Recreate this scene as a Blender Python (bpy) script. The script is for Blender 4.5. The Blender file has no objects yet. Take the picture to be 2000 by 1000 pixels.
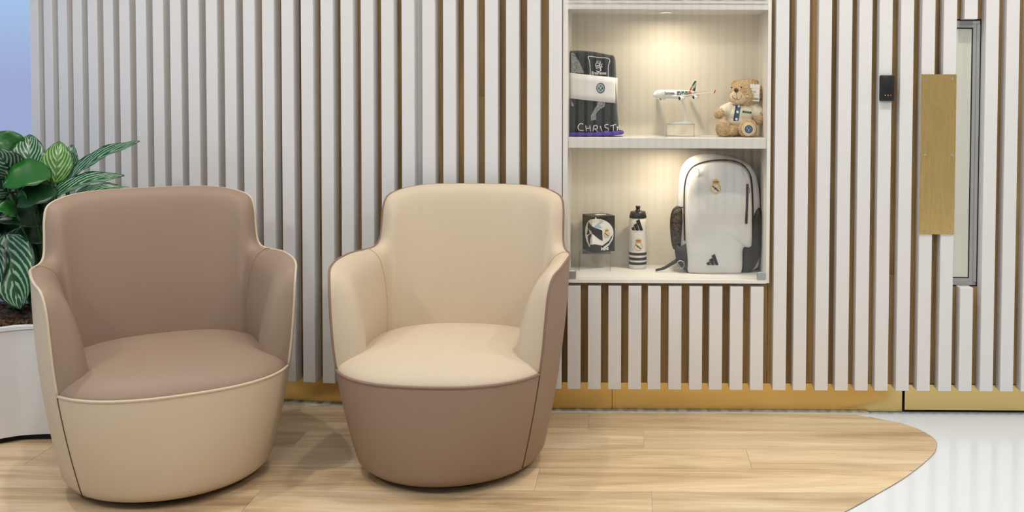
import bpy, bmesh, math, random
from mathutils import Vector, Matrix
random.seed(7)
C = bpy.context.scene.collection
sc = bpy.context.scene
PI = math.pi

# ------------------------------------------------------------------ camera
ZW, H = 3.94, 1.28                       # distance to the slat faces, eye height
PITCH, ROLL, YAW = math.radians(2.08), 0.0044, 0.004
F, CX, CY = 2000.0, 1225.0, 240.0
_f = Vector((0, math.cos(PITCH), -math.sin(PITCH))); _r = Vector((1, 0, 0)); _u = _r.cross(_f)
_r2 = _r * math.cos(ROLL) + _u * math.sin(ROLL); _u2 = -_r * math.sin(ROLL) + _u * math.cos(ROLL)
_Rz = Matrix.Rotation(YAW, 3, 'Z')
VR, VU, VF = _Rz @ _r2, _Rz @ _u2, _Rz @ _f
cam = bpy.data.cameras.new('camera'); co = bpy.data.objects.new('camera', cam); C.objects.link(co)
cam.sensor_width = 36; cam.lens = 36; cam.shift_x = (1000 - CX) / 2000; cam.shift_y = (CY - 500) / 2000
cam.clip_start = .05; cam.clip_end = 60
M = Matrix((VR, VU, -VF)).transposed().to_4x4(); M.translation = Vector((0, -ZW, H)); co.matrix_world = M
sc.camera = co

def at(x, y, Y):
    """point on the plane Y = const that the photograph shows at pixel x, y"""
    d = VF + VR * ((x - CX) / F) + VU * ((CY - y) / F)
    return Vector((0, -ZW, H)) + d * ((Y + ZW) / d.y)

# ------------------------------------------------------------------ world, exposure, lights
def lin(c):
    r = []
    for v in c:
        v = v / 255
        r.append(v / 12.92 if v <= .04045 else ((v + .055) / 1.055) ** 2.4)
    return (*r, 1)
w = bpy.data.worlds.new('world'); sc.world = w; w.use_nodes = True
nt = w.node_tree; nt.nodes.clear()
o_ = nt.nodes.new('ShaderNodeOutputWorld'); b_ = nt.nodes.new('ShaderNodeBackground')
tc = nt.nodes.new('ShaderNodeTexCoord'); sx = nt.nodes.new('ShaderNodeSeparateXYZ'); cr_ = nt.nodes.new('ShaderNodeValToRGB')
nt.links.new(tc.outputs['Generated'], sx.inputs[0]); nt.links.new(sx.outputs['Z'], cr_.inputs[0])
cr_.color_ramp.elements[0].position = 0.0; cr_.color_ramp.elements[0].color = lin((150, 156, 186))
cr_.color_ramp.elements[1].position = .12; cr_.color_ramp.elements[1].color = lin((160, 194, 220))
nt.links.new(cr_.outputs[0], b_.inputs[0]); b_.inputs[1].default_value = 3.1
nt.links.new(b_.outputs[0], o_.inputs[0])
vs = sc.view_settings; vs.view_transform = 'Standard'; vs.look = 'None'; vs.exposure = -1.22; vs.gamma = 1.0
vs.use_curve_mapping = False
sc.cycles.max_bounces = 8; sc.cycles.transparent_max_bounces = 16
sc.cycles.caustics_reflective = False; sc.cycles.caustics_refractive = False
sc.cycles.sample_clamp_indirect = 4

DOWN_W = 25.0; DOWN_COL = (1.0, .955, .885)
FILL_W = 54.0; FILL_COL = (1.0, .985, .96)
CAB_W = 3.0; CAB_COL = (1.0, .86, .68)
CEIL = 2.75

def light(name, loc, power, size, col, sy=None, rot=(0, 0, 0), spread=PI, parent=None):
    l = bpy.data.lights.new(name, 'AREA'); l.energy = power; l.size = size; l.color = col; l.spread = spread
    l.shape = 'DISK'
    if sy: l.shape = 'RECTANGLE'; l.size_y = sy
    o = bpy.data.objects.new(name, l); C.objects.link(o); o.location = loc; o.rotation_euler = rot
    if parent: o.parent = parent
    return o

# ------------------------------------------------------------------ mesh helpers
def new(name, verts, faces, mat=None, parent=None, smooth=False, mats=None, fm=None, auto=None):
    me = bpy.data.meshes.new(name); me.from_pydata([tuple(v) for v in verts], [], faces); me.update()
    o = bpy.data.objects.new(name, me); C.objects.link(o)
    for m in (mats or [mat]): me.materials.append(m)
    if fm:
        for p, k in zip(me.polygons, fm): p.material_index = k
    if smooth:
        for p in me.polygons: p.use_smooth = True
        if auto: 
            try: me.set_sharp_from_angle(angle=math.radians(auto))
            except Exception: pass
    if parent: o.parent = parent
    return o
def frombm(name, bm, mat, parent=None, smooth=False, auto=None):
    me = bpy.data.meshes.new(name); bm.normal_update(); bm.to_mesh(me); bm.free()
    o = bpy.data.objects.new(name, me); C.objects.link(o); me.materials.append(mat)
    if smooth:
        for p in me.polygons: p.use_smooth = True
        if auto: me.set_sharp_from_angle(angle=math.radians(auto))
    if parent: o.parent = parent
    return o
def boxbm(bm, lo, hi, bev=0, seg=1, mtx=None):
    r = bmesh.ops.create_cube(bm, size=1)
    vs_ = r['verts']
    for v in vs_:
        v.co = Vector([lo[i] + (v.co[i] + .5) * (hi[i] - lo[i]) for i in range(3)])
    if bev:
        es = list({e for v in vs_ for e in v.link_edges})
        bmesh.ops.bevel(bm, geom=es, offset=bev, segments=seg, affect='EDGES', profile=.5)
    if mtx: 
        for v in bm.verts: v.co = mtx @ v.co
def box(name, lo, hi, mat, parent=None, bev=0, seg=1, mtx=None, smooth=False):
    bm = bmesh.new(); boxbm(bm, lo, hi, bev, seg, mtx)
    return frombm(name, bm, mat, parent, smooth, 40 if smooth else None)
def grid(rows, closed_u=False, closed_v=False, flip=False):
    V = [p for r in rows for p in r]; n = len(rows); m = len(rows[0]); Fc = []
    for i in range(n if closed_v else n - 1):
        for j in range(m if closed_u else m - 1):
            a = i * m + j; b = i * m + (j + 1) % m; c = ((i + 1) % n) * m + (j + 1) % m; d = ((i + 1) % n) * m + j
            Fc.append((a, d, c, b) if flip else (a, b, c, d))
    return V, Fc
def tube(path, r, n=8, closed=False, caps=True, taper=None):
    path = [Vector(p) for p in path]; rows = []; N = len(path); up = None
    for i, p in enumerate(path):
        a = path[(i - 1) % N] if (closed or i) else p; b = path[(i + 1) % N] if (closed or i < N - 1) else p
        t = (b - a).normalized()
        if up is None: up = t.orthogonal().normalized()
        up = (up - t * up.dot(t)).normalized(); s = t.cross(up); rr = r * (taper(i / (N - 1)) if taper else 1)
        rows.append([p + (up * math.cos(k / n * 2 * PI) + s * math.sin(k / n * 2 * PI)) * rr for k in range(n)])
    V, Fc = grid(rows, True, closed)
    if caps and not closed:
        Fc.append(tuple(range(n))[::-1]); Fc.append(tuple((N - 1) * n + k for k in range(n)))
    return V, Fc
def lathe(prof, n=32, center=(0, 0, 0), cap=True):
    c = Vector(center)
    rows = [[c + Vector((r * math.cos(k / n * 2 * PI), r * math.sin(k / n * 2 * PI), z)) for k in range(n)] for r, z in prof]
    V, Fc = grid(rows, True)
    if cap:
        Fc.append(tuple(range(n))[::-1]); Fc.append(tuple((len(prof) - 1) * n + k for k in range(n)))
    return V, Fc
def merge(*parts):
    V = []; Fc = []
    for v, f in parts:
        k = len(V); V += list(v); Fc += [tuple(i + k for i in q) for q in f]
    return V, Fc
def catmull(pts, m=8, closed=False):
    pts = [Vector(p) for p in pts]; n = len(pts); out = []
    g = lambda i: pts[i % n] if closed else (pts[0] * 2 - pts[1] if i < 0 else (pts[-1] * 2 - pts[-2] if i >= n else pts[i]))
    for i in range(n if closed else n - 1):
        a, b, c, d = g(i - 1), g(i), g(i + 1), g(i + 2)
        for k in range(m):
            t = k / m
            out.append(.5 * ((2 * b) + (c - a) * t + (2 * a - 5 * b + 4 * c - d) * t * t + (-a + 3 * b - 3 * c + d) * t ** 3))
    if not closed: out.append(pts[-1])
    return out
def prism(poly, y0, y1):
    n = len(poly)
    V = [Vector((p[0], y0, p[1])) for p in poly] + [Vector((p[0], y1, p[1])) for p in poly]
    Fc = [tuple(range(n)), tuple(range(n, 2 * n))[::-1]] + [(i, n + i, n + (i + 1) % n, (i + 1) % n) for i in range(n)]
    return V, Fc
def empty(name, loc, rz=0):
    o = bpy.data.objects.new(name, None); C.objects.link(o); o.location = loc; o.rotation_euler = (0, 0, rz)
    o.empty_display_size = .05; return o
def tag(o, label, cat, group=None, kind=None):
    o['label'] = label; o['category'] = cat
    if group: o['group'] = group
    if kind: o['kind'] = kind
    return o
def struct(o, label, cat):
    o['kind'] = 'structure'; o['label'] = label; o['category'] = cat; return o
def orient(o):
    bm = bmesh.new(); bm.from_mesh(o.data); bmesh.ops.recalc_face_normals(bm, faces=bm.faces); bm.to_mesh(o.data); bm.free(); return o

# ------------------------------------------------------------------ materials
def mat(name, col, rough=.5, metal=0, bump=None, bscale=200, var=0, vscale=3, spec=.5, coat=0, rnd=0, sheen=0):
    m = bpy.data.materials.new(name); m.use_nodes = True; n = m.node_tree.nodes; L = m.node_tree.links
    b = n['Principled BSDF']; b.inputs['Roughness'].default_value = rough; b.inputs['Metallic'].default_value = metal
    b.inputs['Specular IOR Level'].default_value = spec; b.inputs['Coat Weight'].default_value = coat
    b.inputs['Sheen Weight'].default_value = sheen
    c = lin(col); b.inputs['Base Color'].default_value = c
    t = n.new('ShaderNodeTexCoord')
    if var or rnd:
        hs = n.new('ShaderNodeHueSaturation'); hs.inputs['Color'].default_value = c
        L.new(hs.outputs[0], b.inputs['Base Color'])
        no = n.new('ShaderNodeTexNoise'); no.inputs['Scale'].default_value = vscale; L.new(t.outputs['Object'], no.inputs['Vector'])
        mr = n.new('ShaderNodeMapRange'); mr.inputs[3].default_value = 1 - var; mr.inputs[4].default_value = 1 + var
        L.new(no.outputs[0], mr.inputs[0])
        if rnd:
            oi = n.new('ShaderNodeObjectInfo'); m2 = n.new('ShaderNodeMapRange'); m2.inputs[3].default_value = 1 - rnd; m2.inputs[4].default_value = 1 + rnd
            L.new(oi.outputs['Random'], m2.inputs[0]); mu = n.new('ShaderNodeMath'); mu.operation = 'MULTIPLY'
            L.new(mr.outputs[0], mu.inputs[0]); L.new(m2.outputs[0], mu.inputs[1]); L.new(mu.outputs[0], hs.inputs['Value'])
        else: L.new(mr.outputs[0], hs.inputs['Value'])
    if bump:
        no = n.new('ShaderNodeTexNoise'); no.inputs['Scale'].default_value = bscale; no.inputs['Detail'].default_value = 3
        L.new(t.outputs['Object'], no.inputs['Vector'])
        bp = n.new('ShaderNodeBump'); bp.inputs['Strength'].default_value = bump; bp.inputs['Distance'].default_value = .001
        L.new(no.outputs[0], bp.inputs['Height']); L.new(bp.outputs[0], b.inputs['Normal'])
    return m
def wood(name, c1, c2, c3, axis='X', rough=.4, spec=.5, scale=1.0, hsv=.12):
    m = bpy.data.materials.new(name); m.use_nodes = True; n = m.node_tree.nodes; L = m.node_tree.links
    b = n['Principled BSDF']; b.inputs['Roughness'].default_value = rough; b.inputs['Specular IOR Level'].default_value = spec
    t = n.new('ShaderNodeTexCoord'); mp = n.new('ShaderNodeMapping'); oi = n.new('ShaderNodeObjectInfo')
    cb = n.new('ShaderNodeCombineXYZ'); mu = n.new('ShaderNodeMath'); mu.operation = 'MULTIPLY'; mu.inputs[1].default_value = 37.0
    L.new(oi.outputs['Random'], mu.inputs[0])
    for i in range(3): L.new(mu.outputs[0], cb.inputs[i])
    L.new(t.outputs['Object'], mp.inputs[0]); L.new(cb.outputs[0], mp.inputs['Location'])
    s = {'X': (.9, 8.5, 8), 'Z': (14, 8, 1.2)}[axis]; mp.inputs['Scale'].default_value = [q * scale for q in s]
    n1 = n.new('ShaderNodeTexNoise'); n1.inputs['Scale'].default_value = 1.0; n1.inputs['Detail'].default_value = 8; n1.inputs['Distortion'].default_value = .7
    n1.inputs['Roughness'].default_value = .62
    L.new(mp.outputs[0], n1.inputs['Vector'])
    mp2 = n.new('ShaderNodeMapping'); L.new(mp.outputs[0], mp2.inputs[0]); mp2.inputs['Scale'].default_value = {'X': (5, 16, 9), 'Z': (8, 8, 3)}[axis]
    n2 = n.new('ShaderNodeTexNoise'); n2.inputs['Scale'].default_value = 1.4; n2.inputs['Detail'].default_value = 4; L.new(mp2.outputs[0], n2.inputs['Vector'])
    ramp = n.new('ShaderNodeValToRGB'); e = ramp.color_ramp.elements
    e[0].position = .30; e[0].color = lin(c1); e[1].position = .72; e[1].color = lin(c3); x = e.new(.5); x.color = lin(c2)
    L.new(n1.outputs[0], ramp.inputs[0])
    hs = n.new('ShaderNodeHueSaturation'); L.new(ramp.outputs[0], hs.inputs['Color'])
    a = n.new('ShaderNodeMapRange'); a.inputs[1].default_value = .3; a.inputs[2].default_value = .7; a.inputs[3].default_value = .86; a.inputs[4].default_value = 1.08
    L.new(n2.outputs[0], a.inputs[0])
    r = n.new('ShaderNodeMapRange'); r.inputs[3].default_value = 1 - hsv; r.inputs[4].default_value = 1 + hsv; L.new(oi.outputs['Random'], r.inputs[0])
    mm = n.new('ShaderNodeMath'); mm.operation = 'MULTIPLY'; L.new(a.outputs[0], mm.inputs[0]); L.new(r.outputs[0], mm.inputs[1])
    L.new(mm.outputs[0], hs.inputs['Value']); L.new(hs.outputs[0], b.inputs['Base Color'])
    bp = n.new('ShaderNodeBump'); bp.inputs['Strength'].default_value = .15; bp.inputs['Distance'].default_value = .001
    L.new(n2.outputs[0], bp.inputs['Height']); L.new(bp.outputs[0], b.inputs['Normal'])
    return m
def glassmat(name, tint, f0=.045, rough=0.0):
    m = bpy.data.materials.new(name); m.use_nodes = True; n = m.node_tree.nodes; L = m.node_tree.links
    n.clear(); out = n.new('ShaderNodeOutputMaterial'); mx = n.new('ShaderNodeMixShader'); tr = n.new('ShaderNodeBsdfTransparent'); gl = n.new('ShaderNodeBsdfGlossy')
    tr.inputs[0].default_value = (*tint, 1); gl.inputs['Roughness'].default_value = rough
    lw = n.new('ShaderNodeLayerWeight'); lw.inputs[0].default_value = .5
    p = n.new('ShaderNodeMath'); p.operation = 'POWER'; p.inputs[1].default_value = 5; L.new(lw.outputs['Facing'], p.inputs[0])
    q = n.new('ShaderNodeMath'); q.operation = 'MULTIPLY_ADD'; q.inputs[1].default_value = 1 - f0; q.inputs[2].default_value = f0
    L.new(p.outputs[0], q.inputs[0]); L.new(q.outputs[0], mx.inputs[0]); L.new(tr.outputs[0], mx.inputs[1]); L.new(gl.outputs[0], mx.inputs[2])
    L.new(mx.outputs[0], out.inputs[0]); return m
def emit(name, col, s):
    m = bpy.data.materials.new(name); m.use_nodes = True; b = m.node_tree.nodes['Principled BSDF']
    b.inputs['Base Color'].default_value = lin(col); b.inputs['Emission Color'].default_value = lin(col); b.inputs['Emission Strength'].default_value = s; return m
def brassmat(name, col, rough=.28, axis=(1, 1, 30)):
    m = mat(name, col, rough, 1.0); n = m.node_tree.nodes; L = m.node_tree.links; b = n['Principled BSDF']
    t = n.new('ShaderNodeTexCoord'); mp = n.new('ShaderNodeMapping'); mp.inputs['Scale'].default_value = axis; L.new(t.outputs['Object'], mp.inputs[0])
    no = n.new('ShaderNodeTexNoise'); no.inputs['Scale'].default_value = 5; no.inputs['Detail'].default_value = 5; L.new(mp.outputs[0], no.inputs['Vector'])
    mr = n.new('ShaderNodeMapRange'); mr.inputs[3].default_value = rough - .04; mr.inputs[4].default_value = rough + .06; L.new(no.outputs[0], mr.inputs[0]); L.new(mr.outputs[0], b.inputs['Roughness'])
    n2 = n.new('ShaderNodeTexNoise'); n2.inputs['Scale'].default_value = 9; n2.inputs['Detail'].default_value = 4; L.new(t.outputs['Object'], n2.inputs['Vector'])
    m2 = n.new('ShaderNodeMapRange'); m2.inputs[3].default_value = .95; m2.inputs[4].default_value = 1.04; L.new(n2.outputs[0], m2.inputs[0])
    hs = n.new('ShaderNodeHueSaturation'); hs.inputs['Color'].default_value = lin(col); L.new(m2.outputs[0], hs.inputs['Value']); L.new(hs.outputs[0], b.inputs['Base Color'])
    return m

M_slat = mat('white_lacquer', (226, 224, 223), .42, spec=.4, bump=.05, bscale=60)
M_back = wood('brown_oak', (128, 98, 56), (160, 127, 78), (186, 154, 102), 'Z', .5, hsv=.16)
M_plank = wood('oak_vinyl', (168, 138, 104), (214, 186, 146), (234, 214, 182), 'X', .36, hsv=.10)
M_epoxy = mat('white_epoxy_floor', (226, 230, 233), .12, spec=.55, var=.015, vscale=1)
M_brass = brassmat('brushed_brass', (224, 196, 130), .22, (1, 1, 40))
M_brass2 = brassmat('brushed_brass_plate', (246, 212, 140), .26, (30, 1, 1))
M_white = mat('white_cabinet', (238, 234, 226), .45, spec=.4)
M_ceil = mat('ceiling_white', (240, 240, 238), .9)
M_wall = mat('wall_paint', (222, 220, 216), .8)
M_dark = mat('dark_gap', (18, 17, 16), .8)
M_steel = mat('satin_steel', (190, 192, 194), .3, 1)
M_glass = glassmat('cabinet_glass', (.985, .99, .985), .04)
M_acr = glassmat('clear_acrylic', (.99, .99, .985), .04)
M_winglass = glassmat('window_glass', (.93, .96, 1.0), .04)
M_alu = mat('grey_aluminium', (172, 174, 174), .45, .35)
M_taupe = mat('taupe_leather', (147, 125, 107), .52, spec=.35, bump=.12, bscale=700, var=.015, vscale=30)
M_cream = mat('cream_leather', (202, 185, 161), .5, spec=.3, bump=.12, bscale=700, var=.015, vscale=30)
M_seamD = mat('dark_seam', (84, 62, 50), .7)
M_seamC = mat('tan_stitching', (176, 146, 118), .7)
M_seamT = mat('brown_stitching', (132, 106, 92), .7)
M_black = mat('black_plastic', (26, 27, 30), .35)
M_grout = mat('grey_sealant', (186, 180, 164), .6, var=.1, vscale=20)
M_floorgap = mat('floor_edge_strip', (150, 148, 138), .5)

# ------------------------------------------------------------------ floor
floor = bpy.data.objects.new('floor', None); C.objects.link(floor); struct(floor, 'oak look plank floor meeting glossy white resin floor along a curve', 'floor')
box('resin_floor', (-6, -5.6, -.08), (3.4, 3.2, 0), M_epoxy, floor)['label'] = 'glossy white resin floor'
# outline of the planked area (plan view), leaf-shaped at its right end
edge_pts = [(.925, -.015), (.99, -.062), (1.035, -.095), (1.073, -.146), (1.095, -.202), (1.105, -.255), (1.10, -.309), (1.066, -.397),
            (1.002, -.495), (.933, -.588), (.859, -.677), (.781, -.761), (.707, -.841), (.63, -.92), (.53, -1.02), (.40, -1.14), (.24, -1.27), (.05, -1.40), (-.2, -1.53)]
EC = catmull([(x, y, 0) for x, y in edge_pts], 4)
region = [(p.x, p.y) for p in EC] + [(-.6, -1.66), (-1.2, -1.72), (-4.2, -1.72)] + [(-4.2, 1.0), (-3.2, .85)]
wallcurve_front = []
def clip(poly, a, b):       # keep the side to the right of a->b (outline runs clockwise)
    out = []; n = len(poly); ex, ey = b[0] - a[0], b[1] - a[1]
    f = lambda p: ex * (p[1] - a[1]) - ey * (p[0] - a[0])
    for i in range(n):
        p, q = poly[i], poly[(i + 1) % n]; fp, fq = f(p), f(q)
        if fp <= 0: out.append(p)
        if (fp < 0 < fq) or (fq < 0 < fp):
            t = fp / (fp - fq); out.append((p[0] + (q[0] - p[0]) * t, p[1] + (q[1] - p[1]) * t))
    return out
hull = [(p.x, p.y) for p in EC] + [(-.6, -1.66), (-1.2, -1.72), (-4.2, -1.74)]
rows_y = [.95 - .0] ; lines = [-.187 - .191 * k for k in range(-6, 9)]
starts = {-.187: None}
joints = {0: [-2.6, -1.36, -.157, 1.3], 1: [-3.6, -2.41, -1.19, .05, 1.27], 2: [-3.25, -2.03, -.81, .408, 1.6], 3: [-2.75, -1.52, -.30, .93], 4: [-3.6, -2.39, -1.16, .069, 1.3]}
tt = .003
for k in range(-5, 8):
    y1 = -.187 - .191 * (k - 1); y0 = y1 - .191
    js = joints.get(k) or [-3.9 + 1.22 * i + ((k * .437) % 1.0) * 1.1 for i in range(6)]
    for a, b in zip(js[:-1], js[1:]):
        if b < -3.6: continue
        g = .0006
        poly = [(a + g, y1 - g), (b - g, y1 - g), (b - g, y0 + g), (a + g, y0 + g)]
        if y0 > .02 and a > -.9: continue
        for i in range(len(hull) - 1):
            poly = clip(poly, hull[i], hull[i + 1])
            if len(poly) < 3: break
        if len(poly) < 3: continue
        # stop at the skirting
        poly2 = []
        ymax = lambda x: .052 if x > -.35 else .052 + (x + .35) ** 2 * .085
        poly = [(x, min(y, ymax(x))) for x, y in poly]
        if max(p[1] for p in poly) - min(p[1] for p in poly) < .004: continue
        if y1 > .1:     # behind the slat wall on the right there is nothing
            if all(p[1] >= ymax(p[0]) - 1e-6 for p in poly): continue
        n = len(poly)
        V = [(x, y, .0002) for x, y in poly] + [(x, y, tt) for x, y in poly]
        Fc = [tuple(range(n, 2 * n)), tuple(range(n))[::-1]] + [(i, (i + 1) % n, n + (i + 1) % n, n + i) for i in range(n)]
        orient(new('plank', V, Fc, M_plank, floor))
V, Fc = tube([(p.x + .0, p.y, .0022) for p in EC] + [(-.6, -1.66, .0022), (-1.2, -1.72, .0022)], .0011, 6)
o = new('floor_edge_strip', V, Fc, M_floorgap, floor, True)

# ------------------------------------------------------------------ slat wall
SW, SD = .050, .053
CURVE = []
x, y, th = -.3766, 0.0, .0226
for i in range(28):
    CURVE.append((x, y, th))
    j = i / 9
    ks = [.1454, .1217, .2188, .1676]; a = min(int(j), 2); k = ks[a] + (ks[a + 1] - ks[a]) * (j - a)
    x -= .0816 * math.cos(th); y += .0816 * math.sin(th); th += k * .0816
wall = bpy.data.objects.new('wall_back', None); C.objects.link(wall); struct(wall, 'wall of upright white slats over brown oak boards, curving away at the left', 'wall')
def slat_mesh(z0, z1):
    bm = bmesh.new(); boxbm(bm, (-SW / 2, 0, z0), (SW / 2, SD, z1), .0012)
    me = bpy.data.meshes.new('slat'); bm.to_mesh(me); bm.free(); me.materials.append(M_slat); return me
_cache = {}
def slat(x, y, th, z0, z1, parent):
    k = (round(z0, 3), round(z1, 3))
    if k not in _cache: _cache[k] = slat_mesh(z0, z1)
    o = bpy.data.objects.new('slat', _cache[k]); C.objects.link(o)
    o.location = (x, y, 0); o.rotation_euler = (0, 0, -th); o.parent = parent; return o
Z0, Z1 = .1, CEIL
for x, y, th in CURVE: slat(x, y, th, Z0, Z1, wall)
slat(-.2925, 0, 0, Z0, Z1, wall)
tops = [(1518, 1508), (1558.5, 1546.8), (1601, 1590.7), (1641.2, 1629.5), (1680.9, 1667.8), (1720.5, 1706.8), (1762.4, 1747.8),
        (1803, 1789.9), (1844.7, 1832.1), (1886.3, 1870.9), (1928.5, 1912.1), (1968.2, 1952.3)]
SX = [(at(a, 2, 0).x + at(b, 757, 0).x) / 2 + SW / 2 for a, b in tops]
SX += [SX[-1] + .0805 * i for i in range(1, 16)]
CABX = [at(p, 758, 0).x + SW / 2 for p in (1108.1, 1147.8, 1187.4, 1226.7, 1264.5, 1305, 1345.5, 1384.5, 1424.8, 1464.8)]
CZ0, CZ1 = .517, 1.612       # cabinet outer bottom and top
for x in CABX: slat(x, 0, 0, Z0, .504, wall)
for x in CABX: slat(x, 0, 0, CZ1 + .012, Z1, wall)
for x in SX[:7]: slat(x, 0, 0, Z0, Z1, wall)

# oak boards behind the slats, one per gap, some in two lengths
def board(xa, ya, xb, yb, z0, z1, parent, m=M_back):
    d = Vector((xb - xa, yb - ya, 0)); L_ = d.length; n = Vector((-d.y, d.x, 0)).normalized()
    if n.y < 0: n = -n
    A, B = Vector((xa, ya, 0)) + d * (.0008 / L_), Vector((xb, yb, 0)) - d * (.0008 / L_)
    V = []
    for z in (z0, z1): V += [A + Vector((0, 0, z)), B + Vector((0, 0, z)), B + n * .015 + Vector((0, 0, z)), A + n * .015 + Vector((0, 0, z))]
    return new('backing_board', V, [(0, 1, 5, 4), (1, 2, 6, 5), (2, 3, 7, 6), (3, 0, 4, 7), (4, 5, 6, 7), (0, 3, 2, 1)], m, parent)
BZ = .113
pts = [(x + SD * math.sin(th), y + SD * math.cos(th)) for x, y, th in CURVE][::-1] + [(-.2925, SD), (-.2655, SD)]
pts = [(pts[0][0] - .05, pts[0][1] + .02)] + pts
splits = {25: 1.236}
for i in range(len(pts) - 1):
    (xa, ya), (xb, yb) = pts[i], pts[i + 1]
    if i in splits:
        board(xa, ya, xb, yb, BZ, splits[i], wall); board(xa, ya, xb, yb, splits[i] + .001, Z1, wall)
    else: board(xa, ya, xb, yb, BZ, Z1, wall)
bx = [-.2655, -.2655 + .02] + CABX[1:] + [SX[0]]
bx = [-.2655] + CABX[1:] + [.538]
for a, b in zip(bx[:-1], bx[1:]):
    board(a, SD, b, SD, BZ, .504, wall); board(a, SD, b, SD, CZ1 + .012, Z1, wall)
rx = [.538] + SX[1:7]
rsplit = {4: (1.30,), 5: (.545,)}
for i, (a, b) in enumerate(zip(rx[:-1], rx[1:])):
    if i in rsplit:
        board(a, SD, b, SD, BZ, rsplit[i][0], wall); board(a, SD, b, SD, rsplit[i][0] + .001, Z1, wall)
    else: board(a, SD, b, SD, BZ, Z1, wall)
board(SX[6], SD, 1.071, SD, BZ, Z1, wall)
# solid wall behind everything (leaves a niche for the cabinet)
for lo, hi in (((-.9, .07, 0), (-.27, .2, Z1)), ((.56, .07, 0), (1.07, .2, Z1)), ((-.27, .07, 0), (.56, .2, .5)), ((-.27, .07, 1.63), (.56, .2, Z1))):
    box('wall_core', lo, hi, M_wall, wall)
cp = pts[:22]
V = []; Fc = []
for (x, y) in cp: V += [(x + .012, y + .032, 0), (x + .012, y + .032, Z1), (x + .05, y + .13, 0), (x + .05, y + .13, Z1)]
for i in range(len(cp) - 1):
    a = i * 4; b = a + 4; Fc += [(a, b, b + 1, a + 1), (a + 2, a + 3, b + 3, b + 2), (a + 1, b + 1, b + 3, a + 3)]
Fc += [(0, 1, 3, 2)]
orient(new('wall_core', V, Fc, M_wall, wall))

# ------------------------------------------------------------------ brass skirting
base = bpy.data.objects.new('baseboard_back', None); C.objects.link(base); struct(base, 'brushed brass skirting under the white slats', 'skirting')
def skirt(P, z0, z1, name='brass_panel'):
    V = []; Fc = []; n = len(P)
    for (x, y) in P: V += [(x, y - .001, z0), (x, y - .001, z1), (x, y + .012, z1), (x, y + .012, z0)]
    for i in range(n - 1):
        a = i * 4; b = a + 4
        for j in range(4): Fc.append((a + j, a + (j + 1) % 4, b + (j + 1) % 4, b + j))
    Fc += [(0, 1, 2, 3), tuple(4 * (n - 1) + j for j in (3, 2, 1, 0))]
    return orient(new(name, V, Fc, M_brass, base))
cur = [(x, y) for x, y in pts if x < -.3]
skirt(cur[:14], .003, .112); skirt([cur[13]] + cur[14:] + [(-.0715, SD)], .003, .112); skirt([(-.0695, SD), (1.0705, SD)], .003, .112)
# sealant strip between the skirting and the planks
P = cur[2:] + [(-.2, SD), (.935, SD)]
V = []; Fc = []
for i, (x, y) in enumerate(P): V += [(x, y, .006), (x, y - .008, .0068), (x + .0, y - .036, .0036), (x, y, .0001), (x, y - .036, .0001)]
for i in range(len(P) - 1):
    a = i * 5; b = a + 5; Fc += [(a, a + 1, b + 1, b), (a + 1, a + 2, b + 2, b + 1), (a + 2, a + 4, b + 4, b + 2)]
orient(new('sealant_strip', V, Fc, M_grout, base, True))

# ------------------------------------------------------------------ hidden door at the right
door = bpy.data.objects.new('door_1', None); C.objects.link(door); struct(door, 'slatted door with brass push plate, brass kick plate and slim window', 'door')
DX0 = 1.079
DEND = SX[19] - .04
for x in SX[19:]: slat(x, 0, 0, Z0, Z1, wall)
for a, b in zip([DEND] + SX[20:], SX[20:] + [3.198]): board(a, SD, b, SD, BZ, Z1, wall)
box('wall_core', (DEND, .07, 0), (3.198, .2, Z1), M_wall, wall)
skirt([(DEND, SD), (3.198, SD)], .003, .112)
for i, x in enumerate(SX[7:19]):
    if i == 2:
        slat(x, 0, 0, Z0, .504, door); slat(x, 0, 0, 1.541, Z1, door)
    else: slat(x, 0, 0, Z0, Z1, door)
dxs = [DX0] + SX[8:19] + [DEND - .006]
for i, (a, b) in enumerate(zip(dxs[:-1], dxs[1:])):
    if i == 1:   # either side of the window
        board(a, SD, b, SD, BZ, .500, door); board(a, SD, b, SD, 1.545, Z1, door)
    elif i == 2:
        board(a, SD, 1.358, SD, BZ, .500, door); board(a, SD, 1.358, SD, 1.545, Z1, door); board(1.358, SD, b, SD, BZ, Z1, door)
    else: board(a, SD, b, SD, BZ, Z1, door)
box('kick_plate', (DX0, SD - .008, .012), (DEND - .006, SD + .004, .112), M_brass, door)['label'] = 'brass kick plate along the foot of the door'
box('door_leaf', (DX0 + .002, .070, .010), (DEND - .006, .11, Z1 - .02), M_dark, door)
box('door_shadow_gap', (1.0712, SD + .008, .003), (DX0 - .0004, .11, Z1), M_dark, door)
box('door_threshold', (1.0712, SD + .004, .0005), (DEND - .006, .11, .009), M_dark, door)
# push plate
pp = box('push_plate', (1.1125, -.0035, .712), (1.2475, -.0005, 1.329), M_brass2, door, .0006); pp['label'] = 'tall brass push plate'
def screw(x, y, z, par, r=.0042):
    V, Fc = lathe([(r, 0), (r, .0008), (r * .6, .0014), (.0003, .0016)], 12)
    V = [Vector((x + v.x, y - v.z, z + v.y)) for v in V]
    s = orient(new('screw', V, Fc, M_steel, par, True)); 
    b = box('slot', (x - r * .75, y - .0019, z - .0006), (x + r * .75, y - .0013, z + .0006), M_dark, s)
    return s
for x, z in ((1.130, 1.311), (1.232, 1.311), (1.130, 1.018), (1.234, 1.018), (1.130, .726), (1.234, .726)):
    s = screw(x, -.0036, z, pp)
    for c in list(s.children): bpy.data.objects.remove(c)
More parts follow.
